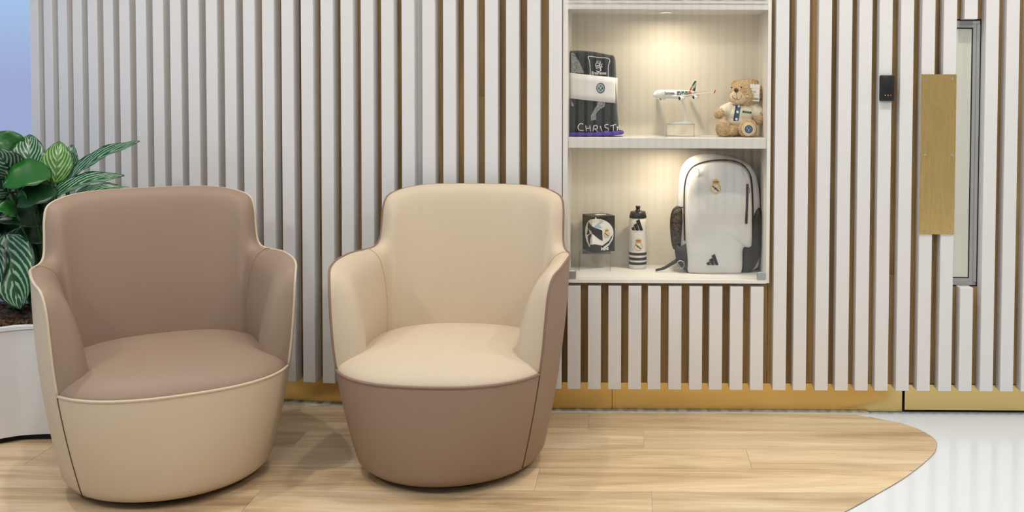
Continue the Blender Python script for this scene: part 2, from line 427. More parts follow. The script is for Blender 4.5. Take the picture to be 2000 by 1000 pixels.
# slim window
wf = bpy.data.objects.new('window_frame', None); C.objects.link(wf); wf.parent = door
X0, X1, WZ0, WZ1 = 1.245, 1.359, .499, 1.544
def frame_bars(name, x0, x1, z0, z1, wdt, ya, yb, m, par, bev=0):
    for lo, hi in (((x0, ya, z1 - wdt), (x1, yb, z1)), ((x0, ya, z0), (x1, yb, z0 + wdt)), ((x0, ya, z0 + wdt), (x0 + wdt, yb, z1 - wdt)), ((x1 - wdt, ya, z0 + wdt), (x1, yb, z1 - wdt))):
        box(name, lo, hi, m, par, bev)
X0 = 1.223
frame_bars('gasket', X0, X1, WZ0, WZ1, .006, .0535, .0695, M_dark, wf)
for d_, wd_, ya_ in ((.006, .013, .040), (.019, .014, .046)):
    box('frame_bar', (X0 + .001, .0536, WZ1 - d_ - wd_), (X1 - d_, .0695, WZ1 - d_), M_alu, wf, .0008)
    box('frame_bar', (X0 + .001, .0536, WZ0 + d_), (X1 - d_, .0695, WZ0 + d_ + wd_), M_alu, wf, .0008)
    box('frame_bar', (X1 - d_ - wd_, .0530 if d_ > .01 else .050, WZ0 + d_ + wd_), (X1 - d_, .0695, WZ1 - d_ - wd_), M_alu, wf, .0008)
box('gasket', (X1 - .037, .0545, WZ0 + .033), (X1 - .033, .0695, WZ1 - .033), M_dark, wf)
box('gasket', (X0 + .001, .0545, WZ1 - .037), (X1 - .037, .0695, WZ1 - .033), M_dark, wf); box('gasket', (X0 + .001, .0545, WZ0 + .033), (X1 - .037, .0695, WZ0 + .037), M_dark, wf)
M_pane = mat('white_glazing', (226, 224, 212), .12, spec=.6)
box('pane', (X0 + .001, .057, WZ0 + .037), (X1 - .037, .065, WZ1 - .037), M_pane, wf)

# card reader
rd = empty('card_reader', (.979, -.0005, 1.275)); tag(rd, 'small black card reader with three status lights on a white slat', 'card reader')
bm = bmesh.new(); boxbm(bm, (-.028, -.020, -.049), (.028, 0, .049), .004, 3)
for v in bm.verts:
    if abs(v.co.z) > .03: v.co.z += math.copysign(.003, v.co.z) * (1 - (v.co.x / .028) ** 2)
    if v.co.y < -.01: v.co.y += .004 * (v.co.x / .028) ** 2
frombm('housing', bm, M_black, rd, True, 30)
for i, (c, col) in enumerate(((-.0085, (60, 255, 90)), (.002, (255, 150, 60)), (.0125, (255, 60, 60)))):
    V, Fc = lathe([(.0019, 0), (.0016, .0008), (.0002, .001)], 10)
    V = [Vector((c + v.x, -.0198 - v.z, -.027 + v.y)) for v in V]
    o = orient(new('status_light', V, Fc, emit('status_led_%d' % i, col, 1.6), rd, True)); o['label'] = ('green', 'orange', 'red')[i] + ' status light'

# ------------------------------------------------------------------ display cabinet
cab = empty('display_cabinet', (0, 0, 0)); tag(cab, 'white display cabinet with glass doors set into the slat wall', 'cabinet')
A0, A1, B0, B1, YF, YB = -.2645, .538, .5165, 1.612, .012, .33       # outer box
I0, I1, J0, J1 = -.2455, .525, .531, 1.574
SH0, SH1 = 1.038, 1.0775
box('side_panel', (A0, YF, B0), (I0, YB, B1), M_white, cab); box('side_panel', (I1, YF, B0), (A1, YB, B1), M_white, cab)
box('bottom_panel', (I0, YF - .014, B0), (I1, YB, J0), M_white, cab, .0008); box('top_panel', (I0, YF, J1), (I1, YB, B1), M_white, cab)
box('back_panel', (A0, YB - .016, B0), (A1, YB, B1), mat('cream_backing', (240, 232, 214), .6), cab)
box('shelf', (I0 + .0005, YF + .014, SH0), (I1 - .0005, YB - .0165, SH1), M_white, cab, .0008)
mid = .147
for a, b in ((-.2435, mid - .0008), (mid + .0008, .5225)):
    g = box('glass_door', (a, .002, .534), (b, .007, 1.608), M_glass, cab); g['label'] = 'clear glass door pane'
for x0, x1, z0, z1 in ((-.2445, -.211, .534, .564), (.489, .5225, .531, .561)):
    box('door_pivot', (x0, -.003, z0), (x1, .0105, z1), M_steel, cab, .001)
box('glass_edge', (I0 + .003, -.0005, B1 - .002), (I1 - .003, .0015, B1 + .002), M_steel, cab)
M_lamp = emit('warm_lamp_face', (255, 236, 200), 3.5)
for k, (lx, ly, lz) in enumerate(((.138, .155, J1), (.145, .165, SH0))):
    V, Fc = lathe([(.0445, 0), (.043, -.003), (.030, -.004), (.029, -.001)], 32, (lx, ly, lz), False)
    ring = orient(new('downlight_ring', V, Fc, M_white, cab, True))
    V, Fc = lathe([(.029, -.0012), (.0005, -.0015)], 32, (lx, ly, lz), False)
    new('lamp_face', V, Fc, M_lamp, ring)
    light('cabinet_lamp', (lx, ly - .045, lz - .006), CAB_W * (1.0 if k == 0 else .95), .05, CAB_COL, spread=math.radians(172))

# ------------------------------------------------------------------ decals: flat print, bent to follow the surface it is printed on
def text2d(s, size, shear=0, bold=0):
    cu = bpy.data.curves.new('t', 'FONT'); cu.body = s; cu.size = size; cu.shear = shear; cu.offset = bold; cu.resolution_u = 3
    o = bpy.data.objects.new('t', cu); C.objects.link(o)
    dg = bpy.context.evaluated_depsgraph_get(); dg.update(); me = o.evaluated_get(dg).to_mesh()
    V = [(v.co.x, v.co.y) for v in me.vertices]; Fc = [tuple(p.vertices) for p in me.polygons]
    o.evaluated_get(dg).to_mesh_clear(); bpy.data.objects.remove(o); bpy.data.curves.remove(cu)
    xs = [v[0] for v in V]; ys = [v[1] for v in V]; cx, cy = (min(xs) + max(xs)) / 2, (min(ys) + max(ys)) / 2
    return [(x - cx, y - cy) for x, y in V], Fc
def poly2d(pts): return [tuple(p) for p in pts], [tuple(range(len(pts)))]
def disc(cx, cy, rx, ry=None, n=28): 
    ry = ry or rx; return poly2d([(cx + rx * math.cos(k / n * 2 * PI), cy + ry * math.sin(k / n * 2 * PI)) for k in range(n)])
def stroke(pts, wd, sm=4):
    P = [Vector((p[0], p[1], 0)) for p in pts]
    if sm > 1 and len(P) > 2: P = catmull(P, sm)
    V = []; Fc = []
    for i, p in enumerate(P):
        t = (P[min(i + 1, len(P) - 1)] - P[max(i - 1, 0)]).normalized(); n = Vector((-t.y, t.x, 0)) * wd / 2
        V += [(p.x + n.x, p.y + n.y), (p.x - n.x, p.y - n.y)]
    for i in range(len(P) - 1): Fc.append((2 * i, 2 * i + 1, 2 * i + 3, 2 * i + 2))
    return V, Fc
def shift(g, dx, dy, s=1, rot=0):
    c, q = math.cos(rot) * s, math.sin(rot) * s
    return [(x * c - y * q + dx, x * q + y * c + dy) for x, y in g[0]], g[1]
def decal(name, items, mapf, parent, step=0, lab=None, off0=.0004, dl=.00025):
    mats_ = []; V = []; Fc = []; fm = []
    for layer, (m, g) in enumerate(items):
        bm = bmesh.new(); vv = [bm.verts.new((x, y, 0)) for x, y in g[0]]
        for f in g[1]:
            try: bm.faces.new([vv[i] for i in f])
            except Exception: pass
        if step:
            xs = [v[0] for v in g[0]]; x = math.floor(min(xs) / step) * step
            while x < max(xs):
                bmesh.ops.bisect_plane(bm, geom=bm.verts[:] + bm.edges[:] + bm.faces[:], plane_co=(x, 0, 0), plane_no=(1, 0, 0), dist=1e-7); x += step
            ys = [v[1] for v in g[0]]; x = math.floor(min(ys) / step) * step
            while x < max(ys):
                bmesh.ops.bisect_plane(bm, geom=bm.verts[:] + bm.edges[:] + bm.faces[:], plane_co=(0, x, 0), plane_no=(0, 1, 0), dist=1e-7); x += step
        if m not in mats_: mats_.append(m)
        k = len(V); bm.verts.index_update()
        V += [mapf(v.co.x, v.co.y, off0 + dl * layer) for v in bm.verts]
        for f in bm.faces: Fc.append(tuple(k + v.index for v in f.verts)); fm.append(mats_.index(m))
        bm.free()
    o = new(name, V, Fc, parent=parent, mats=mats_, fm=fm)
    if lab: o['label'] = lab
    return o
def planar(O, U, Vv):
    O, U, Vv = Vector(O), Vector(U).normalized(), Vector(Vv).normalized(); N = U.cross(Vv).normalized()
    return lambda u, v, d: O + U * u + Vv * v + N * d
P_white = mat('print_white', (244, 242, 236), .6); P_black = mat('print_black', (22, 22, 24), .5); P_gold = mat('print_gold', (214, 178, 70), .45)
P_red = mat('print_red', (188, 52, 44), .5); P_purple = mat('print_purple', (66, 38, 110), .6); P_green = mat('print_green', (20, 110, 66), .6); P_navy = mat('print_navy', (40, 52, 92), .6)
P_orange = mat('print_orange', (220, 130, 60), .5); P_blue = mat('print_pale_blue', (172, 200, 222), .5); P_grey = mat('print_grey', (130, 130, 132), .6)
def bars(s, m):      # three slanted bars
    out = []
    for i, (x0, h_) in enumerate(((-.5, .34), (-.16, .62), (.18, .95))):
        wd = .27; sl = .42
        out.append((m, poly2d([(s * (x0 + (0 if i else .02)), s * 0), (s * (x0 + wd), 0), (s * (x0 + wd - sl * (h_ - .17) * 1.0), s * (h_ - .02)), (s * (x0 - sl * (h_ - .17)), s * (h_ - .17))])))
    return out
def crest(s):        # round gold-rimmed crest with a diagonal band, monogram and crown
    it = [(P_gold, disc(0, 0, s * .5)), (P_white, disc(0, 0, s * .42)), (P_gold, disc(0, 0, s * .38)), (P_white, disc(0, 0, s * .345))]
    it.append((P_purple, stroke([(-.30 * s, .22 * s), (.26 * s, -.26 * s)], s * .15, 1)))
    it.append((P_gold, stroke([(-.16 * s, -.24 * s), (-.2 * s, .02 * s), (-.05 * s, .24 * s), (.1 * s, .02 * s), (.24 * s, .2 * s), (.26 * s, -.04 * s)], s * .05)))
    it.append((P_gold, stroke([(-.2 * s, -.08 * s), (.02 * s, -.16 * s), (.18 * s, -.02 * s)], s * .05)))
    cr = [(-.3, .52), (-.36, .78), (-.22, .68), (-.14, .86), (0, .72), (.14, .86), (.22, .68), (.36, .78), (.3, .52)]
    it.append((P_gold, poly2d([(x * s, y * s) for x, y in cr])))
    it.append((P_red, poly2d([(-.24 * s, .56 * s), (-.26 * s, .66 * s), (-.1 * s, .72 * s), (0, .66 * s), (.1 * s, .72 * s), (.26 * s, .66 * s), (.24 * s, .56 * s)])))
    it += [(P_gold, disc(0, .88 * s, .06 * s, n=10)), (P_gold, disc(-.2 * s, .82 * s, .045 * s, n=10)), (P_gold, disc(.2 * s, .82 * s, .045 * s, n=10)), (P_gold, stroke([(-.27 * s, .6 * s), (0, .57 * s), (.27 * s, .6 * s)], .03 * s))]
    return it
def roundel(s, a=.5, b=.62):   # oval club badge with crossed rackets
    it = [(P_purple, disc(0, 0, s * a, s * b)), (P_white, disc(0, 0, s * a * .72, s * b * .72)), (P_green, disc(0, 0, s * a * .6, s * b * .6))]
    for q in (-1, 1):
        it.append((P_white, stroke([(q * -.16 * s, -.24 * s), (q * .06 * s, .06 * s)], s * .04, 1)))
        it.append((P_white, disc(q * .12 * s, .14 * s, .09 * s, .11 * s, 14))); it.append((P_green, disc(q * .12 * s, .14 * s, .06 * s, .08 * s, 14)))
    for k in range(22):
        t = k / 22 * 2 * PI; it.append((P_white, shift(poly2d([(-.012 * s, -.03 * s), (.012 * s, -.03 * s), (.012 * s, .03 * s), (-.012 * s, .03 * s)]), s * a * .86 * math.cos(t), s * b * .86 * math.sin(t), 1, t + PI / 2)))
    return it

# pillow: closed outline in the X-Z plane blown up towards -Y, flat towards +Y
def pillow(out, y_edge, d, p=2.5, rings=9, back=0.0, cen=None):
    n = len(out); cx = cen[0] if cen else sum(q[0] for q in out) / n; cz = cen[1] if cen else sum(q[1] for q in out) / n
    rows = []
    if back: rows.append([Vector((cx + (x - cx) * .93, y_edge + back, cz + (z - cz) * .96)) for x, z in out])
    if back: rows.append([Vector((cx + (x - cx) * .985, y_edge + back * .85, cz + (z - cz) * .99)) for x, z in out])
    for k in range(rings + 1):
        r = math.cos(k / rings * PI / 2); h_ = d * (1 - r ** p) ** (1 / p)
        r = max(r, .002)
        rows.append([Vector((cx + (x - cx) * r, y_edge - h_, cz + (z - cz) * r)) for x, z in out])
    V, Fc = grid(rows, True); Fc.append(tuple(range(n))); return V, Fc
def outl(pix, Y, m=6, closed=True):
    w_ = [at(x, y, Y) for x, y in pix]; return [(p.x, p.z) for p in catmull([(q.x, q.z, 0) for q in w_], m, closed)] if False else [(p.x, p.y) for p in catmull([(q.x, q.z, 0) for q in w_], m, closed)]

# ---- folded towel in the upper compartment
tw = empty('folded_towel', (-.136, .12, SH1 + .0005)); tag(tw, 'black folded towel in a white paper band, on the upper cabinet shelf', 'towel')
def loc_of(e): return Vector(e.location)
Yt = .13
def towelmat():
    m = mat('towel_black', (38, 42, 43), .95, bump=1.0, bscale=900, sheen=.3); n = m.node_tree.nodes; L = m.node_tree.links; b = n['Principled BSDF']
    t = n.new('ShaderNodeTexCoord'); no = n.new('ShaderNodeTexNoise'); no.inputs['Scale'].default_value = 420; L.new(t.outputs['Object'], no.inputs['Vector'])
    r = n.new('ShaderNodeValToRGB'); r.color_ramp.elements[0].position = .35; r.color_ramp.elements[0].color = lin((20, 22, 23)); r.color_ramp.elements[1].position = .75; r.color_ramp.elements[1].color = lin((66, 72, 74))
    L.new(no.outputs[0], r.inputs[0]); L.new(r.outputs[0], b.inputs['Base Color']); return m
def speckle(name, c1, c2, sc_=500):
    m = mat(name, c1, .95, bump=1.0, bscale=900); n = m.node_tree.nodes; L = m.node_tree.links; b = n['Principled BSDF']
    t = n.new('ShaderNodeTexCoord'); no = n.new('ShaderNodeTexNoise'); no.inputs['Scale'].default_value = sc_; L.new(t.outputs['Object'], no.inputs['Vector'])
    r = n.new('ShaderNodeValToRGB'); r.color_ramp.elements[0].position = .42; r.color_ramp.elements[0].color = lin(c1); r.color_ramp.elements[1].position = .58; r.color_ramp.elements[1].color = lin(c2)
    L.new(no.outputs[0], r.inputs[0]); L.new(r.outputs[0], b.inputs['Base Color']); return m
M_tow = towelmat(); M_towg = speckle('towel_grey_fleck', (70, 72, 72), (190, 190, 186)); M_towp = mat('towel_purple', (84, 62, 168), .95, bump=1.0, bscale=900)
def reparent(o, e):
    o.parent = e; o.matrix_parent_inverse = Matrix.Translation(-loc_of(e))
    return o
def towel_surface(pix, Y, d, pw=5, back=.05):
    return pillow(outl(pix, Y), Y, d, pw, 10, back)
tp = [(1113, 263), (1113, 200), (1112, 140), (1113, 104), (1120, 99), (1150, 100), (1185, 106), (1200, 111), (1203, 135), (1204, 170), (1206, 215), (1209, 250), (1207, 262), (1160, 265)]
from mathutils.bvhtree import BVHTree
V, Fc = towel_surface(tp, Yt + .02, .05); TTW = BVHTree.FromPolygons([v.copy() for v in V], Fc); o = reparent(orient(new('folded_cloth', V, Fc, M_tow, None, True)), tw)
lp = [(1113, 263), (1113, 270), (1150, 270), (1190, 269.5), (1212, 267.5), (1219, 264), (1214, 260), (1205, 260.5), (1150, 263)]
lw_ = []
V, Fc = towel_surface(lp, Yt + .02, .062, 5, .05); zmin = min(v.z for v in V)
for v in V: v.z += SH1 + .001 - zmin
reparent(orient(new('hem', V, Fc, M_towp, None, True)), tw)['label'] = 'purple towel hem'
YT = Yt - .032
def tsurf(u, v, d):   # print follows the bulge of the towel
    h_ = TTW.ray_cast(Vector((cT.x + u, -1, cT.z + v)), Vector((0, 1, 0)))
    y_ = h_[0].y if h_[0] is not None else Yt + .02
    return Vector((cT.x + u, y_ - d, cT.z + v))
cT = at(1158, 185, YT)
def px(x, y): 
    p = at(x, y, YT); return (p.x - cT.x, p.z - cT.z)
it = [(M_towg, poly2d([px(*q) for q in ((1115, 103), (1120, 103), (1130, 118), (1139, 138), (1141, 143), (1115, 142))])),
      (M_towg, poly2d([px(*q) for q in ((1168, 196), (1182, 198), (1181, 208), (1170, 215), (1164, 222), (1164, 234), (1154, 236), (1154, 226), (1160, 214), (1166, 206))])),
      (M_towg, poly2d([px(*q) for q in ((1115, 196), (1121, 205), (1119, 208), (1115, 206))]))]
for q in it: reparent(decal('fleck_patch', [q], tsurf, None, .01, off0=.0008), tw)
it = [(P_white, stroke([px(*q) for q in ((1153, 149), (1152.5, 130), (1151, 118), (1149, 110), (1168, 112), (1190, 115), (1188, 130), (1188, 150))], .0022, 3)),]
gl = [((1165, 133), (1163, 126), (1167, 122), (1171, 126), (1166, 130)), ((1164, 138), (1170, 140), (1174, 136), (1170, 132), (1164, 134)), ((1172, 119), (1172, 130), (1173, 138)), ((1176, 124), (1175, 129), (1177, 131)), ((1165, 120), (1169, 119)), ((1163, 128), (1170, 129), (1175, 132))]
for g_ in gl: it.append((P_white, stroke([px(*q) for q in g_], .0022, 4)))
tx = text2d('Emirates', .0185, 0, .0004); it.append((P_white, shift(tx, *px(1170, 142.5), .9)))
reparent(decal('embroidery', it, tsurf, None, .01, 'white embroidered airline crest', off0=.001), tw)
it = []
lets = {'C': [((1139, 243), (1134, 241), (1129, 247), (1131, 254), (1140, 255))], 'H': [((1144, 245), (1145, 257)), ((1152, 245), (1153, 257)), ((1144, 251), (1153, 250))],
        'R': [((1158, 257), (1160, 246), (1166, 246), (1166, 251), (1160, 252)), ((1162, 252), (1168, 258))], 'I': [((1172, 246), (1176, 257))],
        'S': [((1188, 243), (1182, 244), (1182, 249), (1188, 251), (1187, 257), (1180, 257))], 'T': [((1192, 246), (1203, 243)), ((1198, 245), (1198, 257))], 'Y': [((1205, 247), (1206, 251)), ((1209, 246), (1205, 255))]}
for k in lets:
    for s_ in lets[k]: it.append((P_white, stroke([px(*q) for q in s_], .003, 4 if len(s_) > 2 else 1)))
reparent(decal('lettering', it, tsurf, None, .01, 'white name lettering along the towel foot', off0=.0012), tw)
# paper band wraps round
bo = []
zt, zb = at(1158, 147, YT).z, at(1158, 197, YT).z
rows = []
for k in range(29):
    a = -1 + 2 * k / 28; xx = .0925 * a + (.0015 if a > 0 else -.0)
    rows.append([tsurf(xx, z - cT.z - .0095 * a, .0022) + Vector((0, 0, 0)) for z in [zb + (zt - zb) * q / 4 for q in range(5)]])
rows = [[p + Vector((-.002, .03, 0)) for p in rows[0]]] + rows + [[p + Vector((.002, .03, 0)) for p in rows[-1]]]
V, Fc = grid(rows); bb = new('paper_band', V, Fc, mat('paper', (240, 236, 232), .7), None, True)
bb.modifiers.new('s', 'SOLIDIFY').thickness = .0006; reparent(bb, tw)
cc = px(1173, 172)
reparent(decal('badge', [(m, shift(g, cc[0], cc[1])) for m, g in roundel(.034)], lambda u, v, d: tsurf(u, v, d + .0030), None, .008, 'purple and green oval badge on the band'), tw)

# ---- model airliner on a curved stand
pc = at(1320, 184, .155)
ap = empty('model_airliner', (pc.x, pc.y, SH1 + .052), 0); tag(ap, 'white model airliner with red and green tail on a curved display stand', 'model airplane')
ZP = pc.z - (SH1 + .052)
TH = math.radians(47); RM = Matrix.Rotation(TH, 4, 'Z')
M_wp = mat('gloss_white_model', (246, 244, 238), .25, coat=.3)
def plm(v): v = RM @ Vector(v); return Vector((v.x, v.y, v.z + ZP))
Lf = .27; rf = .0155
prof = [(-.135, .0008, -.004), (-.132, .005, -.003), (-.125, .0095, -.0015), (-.112, .0135, 0), (-.095, .0155, 0), (.04, .0155, 0), (.07, .0135, .0015), (.1, .0085, .005), (.125, .0035, .008), (.134, .0008, .009)]
rows = [[plm((x, r * math.cos(k / 20 * 2 * PI), z0 + r * 1.12 * math.sin(k / 20 * 2 * PI))) for k in range(20)] for x, r, z0 in prof]
V, Fc = grid(rows, True); Fc += [tuple(range(20)), tuple(range(180, 200))]
orient(new('fuselage', V, Fc, M_wp, ap, True))
def wing(s, x0, x1, y0, tx0, tx1, ty, z0, z1, t=.0028):
    V = []
    N = 7
    rows = []
    for k in range(N):
        f_ = k / (N - 1); y = (y0 + (ty - y0) * f_) * s; xa = x0 + (tx0 - x0) * f_; xb = x1 + (tx1 - x1) * f_; z = z0 + (z1 - z0) * f_ ** 1.3; th_ = t * (1 - .7 * f_)
        sec = [(xa, 0), (xa + (xb - xa) * .15, th_), (xa + (xb - xa) * .5, th_ * .9), (xb, 0), (xa + (xb - xa) * .5, -th_ * .5), (xa + (xb - xa) * .15, -th_ * .7)]
        rows.append([plm((p, y, z + q)) for p, q in sec])
    V, Fc = grid(rows, True); Fc += [(0, 1, 2, 3, 4, 5), tuple(6 * (N - 1) + i for i in range(6))]
    return V, Fc
for s in (-1, 1):
    V, Fc = wing(s, -.045, .022, .012, .052, .064, .147, -.008, .008)
    wg = orient(new('wing', V, Fc, M_wp, ap, True, auto=50))
    V, Fc = prism([(.056, -.002), (.064, -.003), (.070, .010), (.066, .010)], -.0006, .0006)
    V = [plm((v.x, v.y + .147 * s, v.z + .008)) for v in V]; orient(new('winglet', V, Fc, P_red if s < 0 else M_wp, wg))
    V, Fc = wing(s, .098, .122, .004, .128, .138, .052, .008, .014, .0015); orient(new('tailplane', V, Fc, M_wp, ap, True, auto=50))
    for ex, ey in ((-.038, .050), (.000, .090)):
        V, Fc = lathe([(.0001, .004), (.0062, .004), (.0078, -.001), (.0088, .002), (.0090, .012), (.0070, .024), (.004, .030), (.0001, .036)], 18, cap=False)
        V = [plm((ex + v.z, ey * s + v.x, -.016 + (.004 if ey > .08 else 0) + v.y)) for v in V]
        eg = orient(new('engine', V, Fc, M_wp, ap, True, auto=50))
        V, Fc = lathe([(.0066, 0), (.0001, 0.0001)], 18, cap=False); V = [plm((ex + .0035 - .001, ey * s + v.x, -.016 + (.004 if ey > .08 else 0) + v.y)) for v in V]
        new('fan_face', V, Fc, M_black, eg)
        V, Fc = prism([(ex + .01, -.009), (ex + .034, -.006), (ex + .04, -.001), (ex + .016, .001)], -.0008, .0008)
        V = [plm((v.x, v.y + ey * s, v.z - .001 + (.003 if ey > .08 else 0))) for v in V]; orient(new('pylon', V, Fc, M_wp, eg))
fin = [(.078, .012), (.112, .052), (.124, .055), (.128, .052), (.118, .012)]
V, Fc = prism(fin, -.0012, .0012); V = [plm(v) for v in V]; tf = orient(new('tail_fin', V, Fc, M_wp, ap))
fm_ = lambda u, v, d: plm((u, -.0013 - d, v))
decal('fin_stripes', [(P_green, poly2d([(.096, .033), (.112, .052), (.124, .055), (.1275, .051), (.110, .036), (.103, .034)])),
                      (P_red, poly2d([(.078, .012), (.096, .033), (.1, .033), (.094, .024), (.090, .012)])),
                      (P_black, poly2d([(.100, .012), (.108, .022), (.118, .028), (.125, .042), (.118, .012)]))], fm_, tf)
def fus(u, v, d):   # wraps print around the fuselage side that faces the room
    a = -PI / 2 - 0; ang = v / .0165; r = .0157 + d
    if u > .04: r = .0157 - (u - .04) * .07 + d
    return plm((u, -r * math.cos(ang), r * 1.12 * math.sin(ang) + (0 if u < .04 else (u - .04) * .045)))
it = [(P_black, shift(text2d('Emirates', .0165, 0, .0003), -.055, .005)), (P_red, shift(text2d('A380', .005), -.098, .006))]
for a, b, m in ((-.012, .012, P_purple), (.014, .036, P_green), (.038, .058, P_green), (.06, .08, P_red)):
    it.append((m, poly2d([(a, -.004), (b, -.004), (b, .012), (a + .003, .012)])))
    it.append((P_blue, poly2d([(a + .006, .0), (b - .006, -.001), (b - .008, .008)])))
for k in range(26): it.append((P_grey, disc(-.105 + k * .0042, -.002, .0006, n=6)))
decal('livery_print', it, fus, ap, .004, 'airline lettering and coloured livery blocks', .0003, .00015)
for x_ in (-.127,): decal('cockpit_windows', [(P_black, poly2d([(-.127, .007), (-.122, .007), (-.1225, .010), (-.1255, .010)]))], lambda u, v, d: plm((u, -.0105 - d, v - .001)), ap)
stand_top = Vector((-.002, 0, ZP - .016)); sp = [(.0, -.0, ZP - .017), (.012, 0, ZP - .019), (.026, 0, ZP - .030), (.036, 0, ZP - .052), (.038, 0, .018), (.036, 0, .003)]
V, Fc = tube(catmull(sp, 6), .0042, 10, taper=lambda t: .45 + .9 * t); orient(new('stand_arm', V, Fc, M_wp, ap, True))
V, Fc = prism([(-.022, 0), (.064, 0), (.058, .006), (.045, .009), (.03, .009), (-.012, .006)], -.025, .025)
bmx = orient(new('stand_base', V, Fc, M_wp, ap)); 
zz = (SH1 + .052)
rs = empty('acrylic_riser', (pc.x + .012, pc.y, SH1 + .0003)); tag(rs, 'clear acrylic riser block under the model airliner', 'display stand')
def openbox(par, x0, x1, y0, y1, h_, t=.002):
    box('top_plate', (x0, y0, h_ - t), (x1, y1, h_), M_acr, par); box('side_plate', (x0, y0, 0), (x0 + t, y1, h_ - t), M_acr, par); box('side_plate', (x1 - t, y0, 0), (x1, y1, h_ - t), M_acr, par)
openbox(rs, -.05, .062, -.035, .035, .0512)

# ---- teddy bear: one continuous fur body, clothes as children
tb = empty('teddy_bear', (at(1445, 267, .19).x, .19, SH1 + .001), 0); tag(tb, 'seated golden teddy bear in a cream polo shirt with a paper tag', 'teddy bear')
TB = loc_of(tb)
def bp_(x, y, Y): 
    p = at(x, y, Y); return p - TB
def blob_mesh(name, blobs, m, parent, vox=.0035, noise=0, sm=2):
    bm = bmesh.new()
    for c, r, rot in blobs:
        q = bmesh.ops.create_icosphere(bm, subdivisions=3, radius=1)
        R_ = Matrix.Rotation(rot, 4, 'Y') if rot else Matrix.Identity(4)
        for v in q['verts']: v.co = Vector(c) + (R_ @ Vector((v.co.x * r[0], v.co.y * r[1], v.co.z * r[2])))
    o = frombm(name, bm, m, None)
    rm = o.modifiers.new('r', 'REMESH'); rm.mode = 'VOXEL'; rm.voxel_size = vox
    s_ = o.modifiers.new('s', 'SMOOTH'); s_.iterations = sm; s_.factor = .6
    dg = bpy.context.evaluated_depsgraph_get(); dg.update(); me = bpy.data.meshes.new_from_object(o.evaluated_get(dg)); o.modifiers.clear(); o.data = me
    if noise:
        from mathutils import noise as N
        me.update(); nn = [v.normal.copy() for v in me.vertices]
        for v, n_ in zip(me.vertices, nn): v.co += n_ * noise * (N.noise(v.co * 230) + .7 * N.noise(v.co * 520))
    for p in me.polygons: p.use_smooth = True
    if not me.materials: me.materials.append(m)
    o.parent = parent; return o
M_fur = speckle('golden_fur', (186, 152, 108), (228, 198, 154), 330); M_furl = speckle('pale_fur', (222, 196, 154), (238, 214, 176), 260); M_shirt = mat('cream_jersey', (238, 228, 206), .9, bump=.4, bscale=600)
k = 1 / 480
def B(x, y, Y, rx, ry, rz, rot=0): return (bp_(x, y, Y), (rx * k, ry * k, rz * k), rot)
body = [B(1457, 182, .20, 31, 25, 27), B(1456, 190, .19, 31, 22, 20), B(1441, 188, .165, 13, 10, 12), B(1437, 164, .21, 8, 5, 7), B(1473, 163, .205, 9, 5, 8),
        B(1446, 225, .205, 27, 23, 30), B(1404, 222, .165, 9, 10, 10), B(1414, 217, .18, 11, 10, 10, -.3), B(1482, 234, .16, 10, 10, 10), B(1482, 222, .175, 11, 11, 12),
        B(1412, 251, .135, 14, 11, 17), B(1426, 256, .165, 16, 20, 11), B(1461, 251, .125, 18, 10, 18), B(1462, 256, .165, 16, 22, 11), B(1446, 250, .20, 26, 22, 16), B(1429, 211, .195, 12, 11, 11), B(1472, 211, .19, 13, 12, 12)]
fb = blob_mesh('fur_body', body, M_fur, tb, .0024, .0042)
zmin = min(v.co.z for v in fb.data.vertices)
for v in fb.data.vertices: v.co.z = max(v.co.z, .0003)
sh = [B(1446, 222, .203, 30, 26, 24), B(1446, 236, .203, 29.5, 25, 14), B(1446, 206, .20, 20, 20, 10), B(1416, 216, .183, 13, 12, 12, -.3), B(1430, 211, .193, 14, 13, 13), B(1480, 221, .178, 13, 13, 13), B(1471, 211, .19, 15, 14, 13), B(1423, 213, .188, 13.5, 12.5, 12)]
shirt = blob_mesh('polo_shirt', sh, M_shirt, tb, .003, 0, 3)
muz = blob_mesh('muzzle', [B(1439, 190, .151, 14, 9, 13), B(1444, 193, .153, 13, 9, 10)], M_furl, tb, .0025, 0)
blob_mesh('nose', [B(1438, 176, .138, 4.6, 3, 4)], mat('brown_nose', (74, 34, 24), .4), tb, .0012)
for q in ((1429, 171, .153), (1447.5, 170.5, .149)): blob_mesh('eye', [B(*q, 1.8, 1.6, 1.8)], M_black, tb, .0008)
from mathutils.bvhtree import BVHTree
def surf_hit(objs, origin, x, y, Y, lift=.0012):
    """first point of a set of local-space meshes seen along the line through the pixel, lifted off the surface"""
    q = at(x, y, Y); o0 = Vector((0, -ZW, H)); d = (q - o0).normalized(); best = None
    for tr in objs:
        h_ = tr.ray_cast(o0 - origin, d)
        if h_[0] is not None and (best is None or h_[3] < best[1]): best = (h_[0], h_[3])
    return (best[0] if best else q - origin) - d * lift
def tree(o): 
    me = o.data; return BVHTree.FromPolygons([v.co.copy() for v in me.vertices], [tuple(p.vertices) for p in me.polygons])
TSH = tree(shirt); THD = tree(muz)
fz = lambda x, y: surf_hit([THD], TB, x, y, .15, .0004)
V, Fc = tube([fz(*q) for q in ((1430, 187), (1432, 191), (1435, 193.5), (1438, 194), (1439.5, 193), (1442, 195), (1445, 193.5), (1448, 189), (1449, 185))], .0008, 6); V2, F2 = tube([fz(*q) for q in ((1438, 180), (1438.5, 184), (1439, 189), (1439.5, 193))], .0008, 6)
new('mouth_stitching', *merge((V, Fc), (V2, F2)), P_black, tb, True)
chest = lambda x, y, d: surf_hit([TSH], TB, x, y, .15, d)
PL = [(1443, 205), (1442, 211), (1441, 217), (1440, 223), (1439, 229), (1438, 236)]
